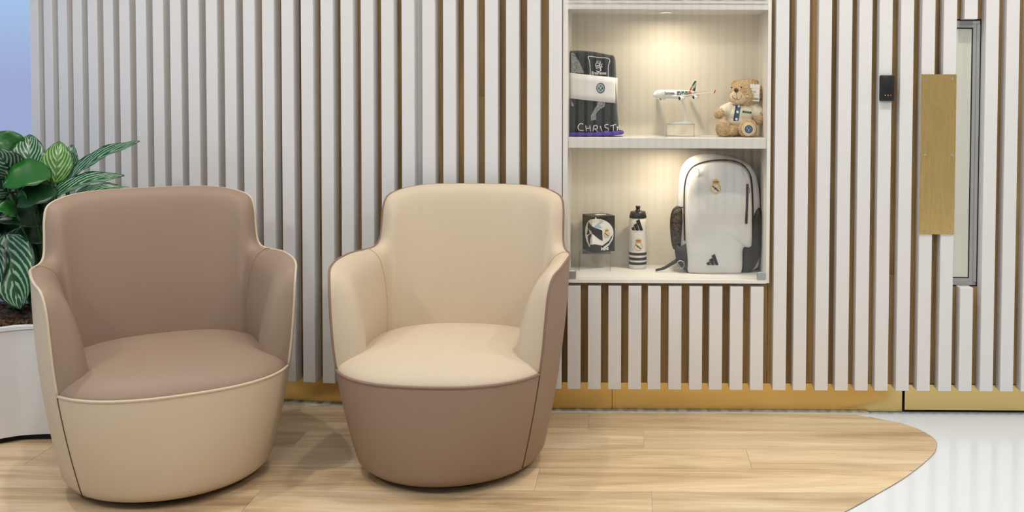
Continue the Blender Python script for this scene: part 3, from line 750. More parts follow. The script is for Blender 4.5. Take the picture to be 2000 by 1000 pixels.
rows = [[chest(x_ - 4.5 + 3 * j, y_, .0012) for j in range(4)] for x_, y_ in PL]
V, Fc = grid(rows); pk = orient(new('placket', V, Fc, mat('teal_trim', (40, 92, 104), .8), tb)); pk['label'] = 'teal and purple button placket'
rows = [[chest(x_ - 6 + 2 * j, y_, .0014) for j in range(2)] for x_, y_ in PL]
V, Fc = grid(rows); new('trim_line', V, Fc, P_purple, tb)
for x_, y_ in ((1443, 207.5), (1440.5, 219), (1438.5, 233)):
    V, Fc = lathe([(.0052, 0), (.0052, .0012), (.0044, .002), (.0002, .0018)], 14); c_ = chest(x_, y_, .002); V = [c_ + Vector((v.x, -v.z, v.y)) for v in V]
    orient(new('button', V, Fc, P_white, tb, True))
rows = [[chest(1450 + 3 * j, 216 + .35 * j + k * 4, .0016) for j in range(7)] for k in range(2)]
V, Fc = grid(rows); new('pocket_trim', V, Fc, P_green, tb)
V, Fc = tube([chest(q[0], q[1], .0006) for q in ((1450, 220), (1450, 228), (1450.5, 236), (1458, 237), (1466, 237), (1467.5, 230), (1468, 222))], .0006, 5); new('pocket_seam', V, Fc, mat('seam_beige', (200, 186, 160), .9), tb, True)
V, Fc = tube([chest(q[0], q[1], .001) for q in ((1430, 204), (1436, 205.5), (1443, 206), (1450, 206), (1458, 205), (1466, 203.5))], .0014, 6); new('collar', V, Fc, P_purple, tb, True)
fc_ = bp_(1461, 252, .125); 
V, Fc = lathe([(.0275, 0), (.0275, .003), (.024, .005), (.0003, .006)], 24); V = [fc_ + Vector((v.x, -.0215 - v.z + .003, v.y)) for v in V]; orient(new('foot_pad', V, Fc, M_furl, tb, True))
decal('foot_badge', [(P_white, disc(0, 0, .019)), (P_navy, disc(0, 0, .0165)), (P_blue, disc(0, 0, .0115)), (P_navy, disc(0, 0, .0105)), (P_blue, stroke([(-.006, .006), (-.001, -.004), (0, -.007), (.001, -.004), (.006, .006)], .0022)), (P_green, stroke([(-.004, .002), (0, .005), (.004, .002)], .0018))], lambda u, v, d: fc_ + Vector((u, -.0248 - d, v)), tb, lab='round blue badge on the sole')
tgp = bp_(1474, 181, .150); UT = Vector((1, -.15, -.06)).normalized(); VT = Vector((.05, 0, 1)).normalized()
tgm = planar(tgp, UT, VT)
V = [tgm(u, v, d) for d in (0, -.0006) for u, v in ((-.0195, -.034), (.0195, -.034), (.0195, .034), (-.0195, .034))]
tg = orient(new('swing_tag', V, [(0, 1, 2, 3), (7, 6, 5, 4), (0, 4, 5, 1), (1, 5, 6, 2), (2, 6, 7, 3), (3, 7, 4, 0)], P_white, tb))
it = [(P_grey, stroke([(-.014, .016), (.014, .016)], .0006, 1)), (P_grey, stroke([(-.014, -.010), (.014, -.010)], .0006, 1)), (P_black, stroke([(-.004, .001), (-.003, .005), (0, .0065), (.003, .005), (.004, .001)], .0014)), (P_black, stroke([(-.004, 0), (4e-3, 0)], .0012, 1))]
for i in range(9): it.append((P_black, poly2d([(.0 + i * .0019, -.028), (.0008 + (i % 3) * .0003 + i * .0019, -.028), (.0008 + (i % 3) * .0003 + i * .0019, -.021), (0 + i * .0019, -.021)])))
it.append((P_grey, stroke([(-.016, -.022), (-.004, -.022)], .0008, 1))); it.append((P_grey, stroke([(-.016, -.026), (-.006, -.026)], .0008, 1)))
decal('tag_print', it, tgm, tg, lab='small print and bar code')
V, Fc = tube([tgm(0, .030, .001), tgm(.0, .038, .002), tgm(-.002, .045, -.006)], .0007, 6); new('tag_string', V, Fc, P_red, tb, True)

# ---- ball box on clear riser, lower compartment
ang = math.radians(-61)
bw, bh = .101, .146
bc = at(1157, 495, .19); bz0 = at(1157, 493.5, .19).z
# nearest vertical edge of the box at px 1157; right face goes right & back, left face goes left & back
UR = Vector((math.cos(math.radians(27)), math.sin(math.radians(27)), 0)); UL = Vector((-math.sin(math.radians(27)), math.cos(math.radians(27)), 0))
ra = empty('acrylic_riser', (bc.x + .012, .23, J0 + .0003)); tag(ra, 'clear acrylic riser under the black ball box', 'display stand')
rh = bz0 - J0 - .0008; openbox(ra, -.066, .062, -.062, .06, rh)
bb_ = empty('ball_box', (bc.x, .19, bz0)); tag(bb_, 'black carton with printed white football and MINI lettering on a clear riser', 'box')
V = []
for z in (0, bh):
    for a, b in ((0, 0), (1, 0), (1, 1), (0, 1)): V.append(UR * bw * a + UL * bw * b * .98 + Vector((0, 0, z)))
M_card = mat('black_carton', (36, 34, 36), .35)
cb_ = orient(new('carton', V, [(0, 1, 5, 4), (1, 2, 6, 5), (2, 3, 7, 6), (3, 0, 4, 7), (4, 5, 6, 7), (0, 3, 2, 1)], M_card, bb_))
bmv = cb_.modifiers.new('b', 'BEVEL'); bmv.width = .0012; bmv.segments = 2
def bxf(u, v, d):     # unfolds round the near edge: u<0 left face, u>0 right face
    if u >= 0: return UR * u + Vector((0, 0, v)) - UL * d
    return UL * (-u) + Vector((0, 0, v)) - UR * d
def tri_split(items): return items
cy_ = .075; R0 = .062
it = [(P_white, disc(.012, cy_, .083, R0, 48))]
it += [(M_card, poly2d([(-.050, .098), (-.040, .122), (-.016, .112), (.044, .088), (.046, .044), (.03, .052), (-.012, .086)])),
       (M_card, poly2d([(-.045, .062), (-.005, .078), (-.02, .05), (-.022, .03), (-.03, .03), (-.042, .045)])),
       (M_card, poly2d([(-.022, .030), (.01, .034), (.045, .026), (.075, .045), (.09, .07), (.085, .04), (.06, .018), (.02, .010), (-.02, .014)])),
       (P_white, poly2d([(.05, .02), (.075, .035), (.095, .068), (.092, .05), (.075, .026), (.058, .016)])),
       (P_blue, poly2d([(.004, .104), (.03, .122), (.055, .126), (.03, .112), (.042, .098), (.02, .100)])),
       (P_black, stroke([(.030, .131), (.034, .1265), (.042, .1265), (.046, .131)], .0014))]
# keep print on the faces: clamp in the mapping
it += [(P_black, shift(g, -.036, .070, 1, .25)) for m, g in bars(.030, P_black)]
it += [(P_white, shift(g, .017, .124, 1)) for m, g in bars(.020, P_white)] if False else []
it += [(m, shift(g, .064, .070)) for m, g in crest(.027)]
it += [(P_white, shift(g, .012, .128)) for m, g in bars(.018, P_white)]
it += [(P_white, shift(text2d('MINI', .0165, 0, .0008), .054, .013))]
it += [(P_grey, shift(text2d('football', .006), -.036, .010))]
def bxc(u, v, d): return bxf(max(-bw * .975, min(bw * .995, u)), v, d)
decal('carton_print', it, bxc, bb_, .01, 'printed white football, club crest and lettering', .0003, .00012)
V = [UR * bw * a + UL * bw * b + Vector((0, 0, bh + .0006)) for a, b in ((.35, .3), (.8, .35), (.85, .6), (.6, .75), (.35, .6))]
new('top_print', V, [tuple(range(5))], P_white, bb_)

# ---- drinks bottle
bt = empty('sports_bottle', (.029, .245, J0 + .0003)); tag(bt, 'white sports bottle with black cap and three black rings', 'bottle')
s_ = 1 / 479
M_bot = mat('white_bottle', (242, 238, 230), .35)
prof = [(.001, 0), (.033, 0), (.0355, .003), (.036, .010), (.036, .100), (.0352, .11), (.0352, .160), (.0362, .172), (.0365, .195), (.034, .206), (.031, .211), (.001, .211)]
V, Fc = lathe(prof, 40, cap=False); orient(new('bottle_body', V, Fc, M_bot, bt, True, auto=60))
V, Fc = lathe([(.001, .2085), (.0355, .2085), (.0355, .214), (.031, .232), (.029, .234), (.011, .235), (.010, .240), (.0075, .243), (.0085, .249), (.0105, .252), (.009, .256), (.001, .2565)], 36, cap=False); orient(new('cap', V, Fc, M_black, bt, True, auto=40))
for z in (.0235, .0425, .0625):
    V, Fc = lathe([(.0358, z - .0058), (.0368, z - .0052), (.0368, z + .0052), (.0358, z + .0058)], 40, cap=False); orient(new('ring', V, Fc, M_black, bt, True, auto=40))['label'] = 'black ring'
def cyl(u, v, d):
    a = u / .036 - .02; r = .0362 + d; return Vector((r * math.sin(a), -r * math.cos(a), v))
decal('logo', [(m, shift(g, 0, .160)) for m, g in bars(.050, P_black)], cyl, bt, .004, 'three slanted black bars', .0004)
decal('crest', [(m, shift(g, .003, .094)) for m, g in crest(.037)], cyl, bt, .004, 'gold club crest', .0002, .00012)
decal('small_print', [(P_black, stroke([(-.022, .078), (-.019, .078), (-.019, .086), (-.022, .086)], .0012, 1)), (P_green, stroke([(-.030, .08), (-.030, .12)], .001, 1))], cyl, bt, .004)

# ---- backpack
M_pk = mat('white_polyester', (226, 224, 222), .55, bump=.25, bscale=90); M_pkd = mat('dark_polyester', (44, 42, 44), .7, bump=.3, bscale=200)
M_zip = mat('maroon_zip', (46, 26, 30), .5)
def net():
    m = mat('dark_mesh', (60, 52, 42), .8); n = m.node_tree.nodes; L = m.node_tree.links; b = n['Principled BSDF']
    t = n.new('ShaderNodeTexCoord'); v = n.new('ShaderNodeTexVoronoi'); v.inputs['Scale'].default_value = 260; L.new(t.outputs['Object'], v.inputs['Vector'])
    r = n.new('ShaderNodeValToRGB'); r.color_ramp.elements[0].color = lin((140, 122, 96)); r.color_ramp.elements[1].color = lin((36, 32, 28)); r.color_ramp.elements[0].position = .1; r.color_ramp.elements[1].position = .5
    L.new(v.outputs['Distance'], r.inputs[0]); L.new(r.outputs[0], b.inputs['Base Color']); return m
bk = empty('backpack', (.345, .16, J0 + .0003)); tag(bk, 'white backpack with black base, mesh side pocket and gold club crest', 'backpack')
def rel(o): return reparent(o, bk)
def wrinkle(V, amp=.0018, sc_=14, seed=0):
    from mathutils import noise as N
    for v in V: v.y += amp * N.noise(Vector((v.x * sc_ + seed, v.z * sc_ * .8, seed))) + amp * .5 * N.noise(Vector((v.x * sc_ * 3, v.z * sc_ * 2, seed + 4)))
    return V
YK = .20
ob = [(1326, 500), (1323, 440), (1323, 405), (1326, 350), (1333, 324), (1350, 307), (1379, 300), (1420, 304), (1456, 317), (1474, 337), (1482, 370), (1485, 410), (1486, 460), (1484, 500), (1472, 527), (1400, 531), (1340, 528)]
V, Fc = pillow(outl(ob, YK, 5), YK, .055, 3.2, 9, .07); wrinkle(V, .006, 12, 3)
zmin = min(v.z for v in V); 
for v in V: v.z = max(v.z, J0 + .001)
rel(orient(new('main_compartment', V, Fc, M_pk, None, True)))
YP = .155
fp = [(1342, 528), (1341, 500), (1338, 440), (1340, 370), (1346, 340), (1362, 324), (1390, 316), (1425, 316), (1450, 326), (1464, 350), (1468, 400), (1468, 470), (1463, 482), (1451, 484), (1449, 520), (1444, 535), (1430, 538), (1380, 537), (1352, 535)]
V, Fc = pillow(outl(fp, YP, 5), YP, .045, 4.0, 10, .05); wrinkle(V, .006, 11, 9)
for v in V: v.z = max(v.z, J0 + .001)
rel(orient(new('front_pocket', V, Fc, M_pk, None, True)))
za = [(1337, 470), (1336, 400), (1338, 358), (1346, 334), (1362, 321), (1392, 313.5), (1428, 313.5), (1453, 324), (1467, 348), (1470.5, 400), (1470, 440), (1468, 478)]
V, Fc = tube(catmull([at(x, y, YP - .006) for x, y in za], 5), .0032, 7); rel(new('zip_line', V, Fc, M_zip, None, True))['label'] = 'dark maroon zip'
dl_ = [(1343, 476), (1330, 482), (1318, 484), (1321, 505), (1330, 520), (1345, 534), (1352, 536)]
V, Fc = pillow(outl([(1344, 474), (1331, 481), (1319, 478), (1320, 505), (1330, 521), (1346, 534), (1362, 536), (1360, 500)], YP + .006, 4), YP + .006, .03, 3, 6, .06)
for v in V: v.z = max(v.z, J0 + .001)
rel(orient(new('base_corner', V, Fc, M_pkd, None, True)))['label'] = 'black base corner'
V, Fc = pillow(outl([(1446, 476), (1466, 482), (1474, 440), (1472, 420), (1482, 405), (1490, 425), (1489, 470), (1482, 505), (1466, 530), (1440, 536), (1436, 510)], YP + .012, 4), YP + .012, .028, 3, 6, .06)
for v in V: v.z = max(v.z, J0 + .001)
rel(orient(new('base_corner', V, Fc, M_pkd, None, True)))['label'] = 'black right side and base corner'
V, Fc = pillow(outl([(1333, 406), (1318, 407), (1311, 420), (1309, 445), (1312, 478), (1318, 488), (1328, 484), (1332, 460)], YP + .02, 4), YP + .02, .03, 2.2, 6, .05)
rel(orient(new('mesh_pocket', V, Fc, net(), None, True)))['label'] = 'dark mesh side pocket'
V, Fc = tube(catmull([at(x, y, YP - .004) for x, y in ((1334, 405), (1322, 406), (1312, 417), (1309.5, 445))], 4), .0026, 6); rel(new('pocket_binding', V, Fc, M_pkd, None, True))
zp = [(1460, 359), (1459, 400), (1457.5, 437)]
P_ = [at(x, y, YP - .040) for x, y in zp]
rows = [[p + Vector((-.005, -.0002, 0)), p + Vector((-.002, -.003, 0)), p + Vector((.002, -.003, 0)), p + Vector((.005, -.0002, 0))] for p in P_]
V, Fc = grid(rows); rel(new('side_zip', V, Fc, M_zip, None, True))['label'] = 'short dark side zip'
V, Fc = tube([at(x, y, YP - .046) for x, y in ((1462, 364), (1464, 372), (1463, 378), (1459.5, 376), (1461, 366))], .0011, 6, True); rel(new('zip_pull', V, Fc, M_black, None, True))
def fr(cx_, cy2, d0=.0455): 
    c_ = at(cx_, cy2, YP - d0); return lambda u, v, d: Vector((c_.x + u, c_.y - d, c_.z + v))
decal_o = decal('crest', crest(.041), fr(1398, 368, .0468), None, lab='gold club crest'); rel(decal_o)
rel(decal('logo', [(m, shift(g, 0, -.014, 1)) for m, g in bars(.048, P_black)], fr(1393, 511, .0462), None, lab='three slanted black bars'))
sp_ = [at(1342, 498, .17), at(1328, 505, .155), at(1312, 515, .15), at(1296, 524, .155), at(1280, 529, .16)]
for p in sp_: p.z = max(p.z, J0 + .006)
P_ = catmull(sp_, 5); rows = []
for i, p in enumerate(P_):
    t = i / (len(P_) - 1); w_ = .012 * (1 - .6 * t); p = Vector((p.x, p.y, max(p.z, J0 + w_ * .8 + .001))); rows.append([p + Vector((.001, -.003, -w_ * .8)), p + Vector((0, -.0045, 0)), p + Vector((0, -.001, w_)), p + Vector((0, .002, w_)), p + Vector((0, .001, -w_ * .8))])
V, Fc = grid(rows, True); rel(orient(new('strap', V, Fc, M_pkd, None, True)))['label'] = 'black webbing strap'
V, Fc = tube([at(1329 + 7.5 * math.cos(a / 24 * 2 * PI), 517 + 7.5 * math.sin(a / 24 * 2 * PI), .125) for a in range(24)], .0016, 8, True); rel(new('ring', V, Fc, M_steel, None, True))['label'] = 'metal strap ring'
for q in ([(1352, 329), (1365, 332), (1361, 350), (1352, 352)], [(1352, 352), (1358, 356), (1361, 350)], [(1447, 330), (1455, 345), (1460, 356)]):
    V, Fc = tube(catmull([at(x, y, YP - .036) for x, y in q], 4), .0016, 6); rel(new('fold', V, Fc, M_pk, None, True))

# ------------------------------------------------------------------ tub chairs
CP = dict(a0=.3009, a1=.1498, a2=-.0647, b0=.3167, b1=.1027, b2=-.0512, c1=.0435, c2=-.068, n=1.9122, nd=.9886)
PHC, HS, FB, ZB = 2.071, .3571, -.0046, .027
PHB = 2.095
def Sg(v, n): return math.copysign(abs(v) ** (2 / n), v)
def outer(ph, z, inset=0.0):
    u = z / .6; a = CP['a0'] + CP['a1'] * u + CP['a2'] * u * u - inset; b = CP['b0'] + CP['b1'] * u + CP['b2'] * u * u - inset; n = CP['n'] + CP['nd'] * u
    lx, ly = a * Sg(math.sin(ph), n), -b * Sg(math.cos(ph), n) + CP['c1'] * u + CP['c2'] * u * u
    return Vector((-lx, -ly, z))      # front of the chair faces local -Y
EDGE = [(PHC, HS), (2.0648, .4465), (2.066, .5245), (2.046, .612), (1.965, .660), (1.7992, .6755), (1.5705, .684), (1.3064, .6785), (1.0749, .6795), (.972, .703), (.947, .760), (.942, .815), (.888, .857), (.7069, .8768), (.4188, .8915), (.1382, .897)]
full = EDGE + [(-a, b) for a, b in EDGE[::-1]]
EC2 = [(p.x, p.y) for p in catmull([(a, b, 0) for a, b in full], 6)]
def make_chair(name, loc, rz, M_in, M_out, M_pipe, M_stitch, M_line, seam_side):
    t = empty(name, loc, rz)
    n = len(EC2); K = 22
    # outer shell
    rows = []
    for (ph, h_) in EC2:
        sgn = 1 if ph >= 0 else -1; pb = ph * (PHB / PHC) if abs(ph) > 1.2 else ph * (1 + (PHB / PHC - 1) * (abs(ph) / 1.2) ** 2)
        r = []
        for k in range(K + 1):
            f_ = k / K
            z = ZB + (h_ - ZB) * f_; p = pb + (ph - pb) * f_
            r.append(outer(p, z, .012 * max(0, 1 - (z - ZB) / .02) ** 2))
        rows.append([outer(pb, ZB, .035)] + r)
    V, Fc = grid(rows); orient(new('outer_shell', V, Fc, M_out, t, True))
    # front panel
    rows = []; m = 36
    for i in range(m + 1):
        f = i / m; ph_t = PHC + (2 * PI - 2 * PHC) * f; ph_b = PHB + (2 * PI - 2 * PHB) * f
        zt = HS + FB * math.sin(PI * f); r = []
        for k in range(K + 1):
            g = k / K; z = ZB + (zt - ZB) * g; p = ph_b + (ph_t - ph_b) * g
            r.append(outer(p, z, .012 * max(0, 1 - (z - ZB) / .02) ** 2 - .003 * math.sin(PI * min(1, g)) * 0))
        rows.append([outer(ph_b, ZB, .035)] + r)
    V, Fc = grid(rows); orient(new('front_panel', V, Fc, M_out, t, True))
    # inner upholstery: rolls over from the piping and drops to the seat
    rows = []; stitch = {1: [], -1: []}
    for idx, (ph, h_) in enumerate(EC2):
        E = outer(ph, h_); a_ = abs(ph)
        arm = max(0, min(1, (a_ - 1.0) / .35)); arm = arm * arm * (3 - 2 * arm)
        T = .060 + .030 * arm
        frontness = max(0, min(1, (.66 - h_) / .22)) if a_ > 1.75 else 0
        # plan normal of the outline
        d = outer(ph + .01, h_) - outer(ph - .01, h_); nrm = Vector((-d.y, d.x, 0)).normalized()
        if nrm.dot(Vector((E.x, E.y, 0))) > 0: nrm = -nrm
        tang = Vector((d.x, d.y, 0)).normalized() * (1 if ph > 0 else -1)     # towards the front
        if frontness: nrm = (nrm + Vector((-math.copysign(1, E.x), .3, 0)).normalized() * frontness * .8).normalized()
        r = []
        drop = .05 + .03 * arm
        for k in range(9):
            al = k / 8 * PI / 2; s_ = math.sin(al)
            p = E + nrm * T * s_ + Vector((0, 0, .016 * math.sin(2 * al) * (1 - frontness) - drop * (1 - math.cos(al)) * (1 - .7 * frontness)))
            p += tang * (.022 * math.sin(2 * al) * frontness)
            r.append(p)
        zi = .33; top = r[-1].copy()
        # inner foot: inner outline at seat height
        fo = outer(ph, .40, 0); d2 = outer(ph + .01, .40) - outer(ph - .01, .40); n2 = Vector((-d2.y, d2.x, 0)).normalized()
        if n2.dot(Vector((fo.x, fo.y, 0))) > 0: n2 = -n2
        foot = fo + n2 * (T + .012 * (1 - arm)); foot.z = zi
        if frontness: foot = Vector((foot.x, foot.y, zi)).lerp(Vector((top.x, top.y, zi)), .6 * frontness)
        mlen = 12
        for k in range(1, mlen + 1):
            f = k / mlen; p = top.lerp(foot, f)
            bul = math.sin(PI * f) * (.012 * arm + .010); p += nrm * bul
            r.append(p)
        rows.append(r)
    for _ in range(34):
        R2 = [[p.copy() for p in r] for r in rows]
        for i in range(1, len(rows) - 1):
            for j in range(2, len(rows[0]) - 1):
                R2[i][j] = rows[i][j] * .4 + (rows[i - 1][j] + rows[i + 1][j]) * .22 + (rows[i][j - 1] + rows[i][j + 1]) * .08
        rows = R2
    V, Fc = grid(rows); lin_ = orient(new('inner_upholstery', V, Fc, M_in, t, True))
    # piping along the shell edge
    V, Fc = tube([outer(ph, h_) + Vector((0, 0, .001)) for ph, h_ in EC2], .0042, 8); new('edge_piping', V, Fc, M_pipe, t, True)
    sp_ = [outer(PHC + (2 * PI - 2 * PHC) * i / 40, HS + FB * math.sin(PI * i / 40)) + Vector((0, 0, .001)) for i in range(41)]
    V, Fc = tube(sp_, .0046, 8); new('seat_piping', V, Fc, M_pipe, t, True)
    for s in (1, -1):
        P = []
        if s != seam_side: pass
        for k in range(20):
            f = k / 19; P.append(outer(s * (PHB + (PHC - PHB) * f), ZB + .003 + (HS - ZB) * f, -.0006))
        V, Fc = tube(P, .0018, 6)
        if s == seam_side: new('side_seam', V, Fc, M_line, t, True)
        # stitched seam where arm meets back
        j = min(range(len(EC2)), key=lambda i: abs(EC2[i][0] - s * 1.235))
        base_ = rows[j]; P = []
        P = [p.copy() for p in base_]
        off = Vector((0, -.0004, .0006))
        V, Fc = tube([p + off for p in catmull(P, 2)], .0014, 6); new('stitched_seam', V, Fc, M_stitch, t, True)
    # seat cushion
    nb = 72; B_ = []
    for i in range(nb):
        f = i / nb
        if f < .42:
            g = f / .42; ph = PHC + (2 * PI - 2 * PHC) * g; z = HS + FB * math.sin(PI * g) + .001; p = outer(ph, z, .002)
        else:
            g = (f - .42) / .58; ph = -PHC + 2 * PHC * g; e_ = min(1, min(g, 1 - g) / .16); e_ = e_ * e_ * (3 - 2 * e_)
            z = HS + .025 * e_; p = outer(ph, .40, .002 + .060 * e_)
            if e_ < 1: p = outer(ph, HS + (.40 - HS) * e_, .002 + .060 * e_)
        p.z = z; B_.append(p)
    cen = sum(B_, Vector()) / nb; rows = []
    for k in range(17):
        r = math.cos(k / 16 * PI / 2); rr = max(r, .003)
        rows.append([Vector((cen.x + (p.x - cen.x) * rr, cen.y + (p.y - cen.y) * rr, p.z + (.432 - p.z) * (1 - r ** 3.2) ** .62)) for p in B_])
    rows = [[Vector((p.x, p.y, p.z - .06)) for p in [Vector((cen.x + (q.x - cen.x) * .86, cen.y + (q.y - cen.y) * .86, q.z)) for q in B_]]] + rows
    V, Fc = grid(rows, True); Fc.append(tuple(16 * nb + nb + i for i in range(nb))); orient(new('seat_cushion', V, Fc, M_in, t, True))
    V, Fc = lathe([(.20, 0), (.245, 0), (.25, .004), (.25, .03), (.2, .032)], 48); V = [Vector((v.x, v.y, v.z)) for v in V]
    orient(new('plinth', V, Fc, M_black, t, True, auto=40))
    return t
c1 = make_chair('tub_chair', (-1.5063, -.6286, .0032), .5584, M_taupe, M_cream, M_cream, M_seamT, M_seamD, 1)
tag(c1, 'tub chair with taupe seat and inside, cream outer shell, beside the planter', 'chair')
c2 = make_chair('tub_chair', (-.6053, -.493, .0032), -.0612, M_cream, M_taupe, M_seamT, M_seamC, M_seamD, -1)
tag(c2, 'tub chair with cream seat and inside, taupe outer shell, below the display cabinet', 'chair')

# ------------------------------------------------------------------ planter
pl = empty('planter', (-2.3, -.05, 0)); tag(pl, 'low white curved planter trough behind the left chair', 'planter')
PLoc = Vector((-2.3, -.05, 0))
fo = [(-3.1, -.92), (-2.7, -.72), (-2.4, -.52), (-2.26, -.405), (-2.206, -.362), (-2.165, -.338), (-2.09, -.324), (-2.0, -.318), (-1.9, -.29), (-1.82, -.22), (-1.82, -.12), (-1.9, -.04), (-2.05, .03), (-2.35, .12), (-2.7, .22), (-3.1, .35)]
FO = [Vector((p.x, p.y, 0)) for p in catmull([(a, b, 0) for a, b in fo], 6, False)]
pcn = sum(FO, Vector()) / len(FO)
def ins(p, d): 
    v = (pcn - p); return p + v.normalized() * d
ZR = .418
prf = [(.012, .022), (.0, .024), (0, ZR - .017), (.003, ZR - .015), (-.006, ZR - .013), (-.006, ZR - .001), (-.004, ZR), (.022, ZR), (.024, ZR - .003), (.024, ZR - .05)]
rows = [[ins(p, d) + Vector((0, 0, z)) - PLoc for p in FO] for d, z in prf]
V, Fc = grid(rows, True); orient(new('planter_wall', V, Fc, mat('white_planter', (228, 230, 234), .4), pl, True, auto=30))
rows = [[ins(p, .02) + Vector((0, 0, z)) - PLoc for p in FO] for z in (.0005, .024)]
V, Fc = grid(rows, True); Fc.append(tuple(range(len(FO), 2 * len(FO)))); orient(new('plinth', V, Fc, M_dark, pl))  # black colour stands in for the shade in the recess under the planter
from mathutils import noise as NZ
M_soil = speckle('bark_mulch', (34, 24, 16), (96, 70, 44), 70)
so = []
for rr in [1, .93, .86, .78, .7, .62, .54, .46, .38, .3, .2, .1, .01]:
    r = []
    for p in FO:
        q = ins(p, .026); q = pcn + (q - pcn) * rr; z = ZR - .02 + .03 * (1 - rr) + .012 * NZ.noise(q * 30) + .008 * NZ.noise(q * 70)
        r.append(Vector((q.x, q.y, z)) - PLoc)
    so.append(r)
V, Fc = grid(so, True); so_o = orient(new('soil', V, Fc, M_soil, pl, True))
# bark chips
chips = []
for i in range(700):
    x_ = random.uniform(-2.55, -1.9); y_ = random.uniform(-.38, .02)
    z_ = ZR - .012 + random.uniform(0, .018)
    if x_ < -2.25 and y_ < -.34: pass
    if y_ < -.31 + max(0, (-2.1 - x_)) * -.2: continue
    R_ = Matrix.Rotation(random.uniform(0, PI), 3, 'Z') @ Matrix.Rotation(random.uniform(-.6, .6), 3, 'X')
    sx_, sy_, sz_ = random.uniform(.006, .016), random.uniform(.004, .009), random.uniform(.0015, .004)
    V = [R_ @ Vector((a * sx_, b * sy_, c * sz_)) + Vector((x_, y_, z_)) - PLoc for a, b, c in ((-1, -.6, -1), (1, -.8, -1), (.8, 1, -1), (-.9, .7, -1), (-.8, -.5, 1), (.9, -.7, 1), (.7, .8, 1), (-.8, .6, 1))]
    chips.append((V, [(3, 2, 1, 0), (4, 5, 6, 7), (0, 1, 5, 4), (1, 2, 6, 5), (2, 3, 7, 6), (3, 0, 4, 7)]))
ch = new('bark_chips', *merge(*chips), M_soil, pl); ch['kind'] = 'stuff'

# ------------------------------------------------------------------ leafy plant
def leafmat(name, dark, light_, yel=0):
    m = bpy.data.materials.new(name); m.use_nodes = True; n = m.node_tree.nodes; L = m.node_tree.links; b = n['Principled BSDF']
    b.inputs['Roughness'].default_value = .33; b.inputs['Specular IOR Level'].default_value = .5
    uv = n.new('ShaderNodeUVMap'); s = n.new('ShaderNodeSeparateXYZ'); L.new(uv.outputs[0], s.inputs[0])
    def M_(op, a, b2=None, c=None):
        q = n.new('ShaderNodeMath'); q.operation = op
        for i, v in enumerate((a, b2, c)):
            if v is None: continue
            if isinstance(v, (int, float)): q.inputs[i].default_value = v
            else: L.new(v, q.inputs[i])
        return q.outputs[0]
    au = M_('ABSOLUTE', M_('SUBTRACT', s.outputs[0], .5)); au = M_('MULTIPLY', au, 2)
    tc = n.new('ShaderNodeTexCoord'); no = n.new('ShaderNodeTexNoise'); no.inputs['Scale'].default_value = 55; L.new(tc.outputs['Object'], no.inputs['Vector'])
    w_ = M_('SUBTRACT', s.outputs[1], M_('MULTIPLY', M_('POWER', au, 1.3), .62))
    w_ = M_('ADD', w_, M_('MULTIPLY', M_('SUBTRACT', no.outputs[0], .5), .05))
    st = M_('SINE', M_('MULTIPLY', w_, 6.283 * 6.5))
    st = M_('ADD', st, M_('MULTIPLY', M_('SUBTRACT', no.outputs[0], .5), 1.6))
    mask = M_('MULTIPLY', M_('LESS_THAN', au, .9), M_('GREATER_THAN', au, .045))
    r = n.new('ShaderNodeValToRGB'); r.color_ramp.elements[0].position = .15; r.color_ramp.elements[0].color = (0, 0, 0, 1); r.color_ramp.elements[1].position = .62; r.color_ramp.elements[1].color = (1, 1, 1, 1)
    L.new(M_('MULTIPLY', st, mask), r.inputs[0])
    mx = n.new('ShaderNodeMix'); mx.data_type = 'RGBA'; mx.inputs[6].default_value = lin(dark); mx.inputs[7].default_value = lin(light_)
    L.new(r.outputs[0], mx.inputs[0]); L.new(mx.outputs[2], b.inputs['Base Color'])
    return m
L_var = leafmat('striped_leaf', (24, 68, 38), (138, 176, 142)); L_yel = leafmat('striped_leaf_yellow', (48, 98, 32), (136, 178, 98)); L_dk = leafmat('striped_leaf_dark', (10, 38, 24), (96, 142, 112))
L_sol = mat('plain_green_leaf', (24, 88, 24), .35, var=.15, vscale=12); L_sold = mat('deep_green_shaded_leaf', (14, 54, 22), .38, var=.2, vscale=12); L_stem = mat('leaf_stem', (40, 84, 40), .5)  # deep green: part leaf colour, part shade inside the plant put into the colour
pt = empty('leafy_plant', (-2.2, -.1, ZR + .0)); tag(pt, 'bushy plant with large silver striped green leaves in the white planter', 'plant')
PT = Vector((-2.2, -.1, ZR))
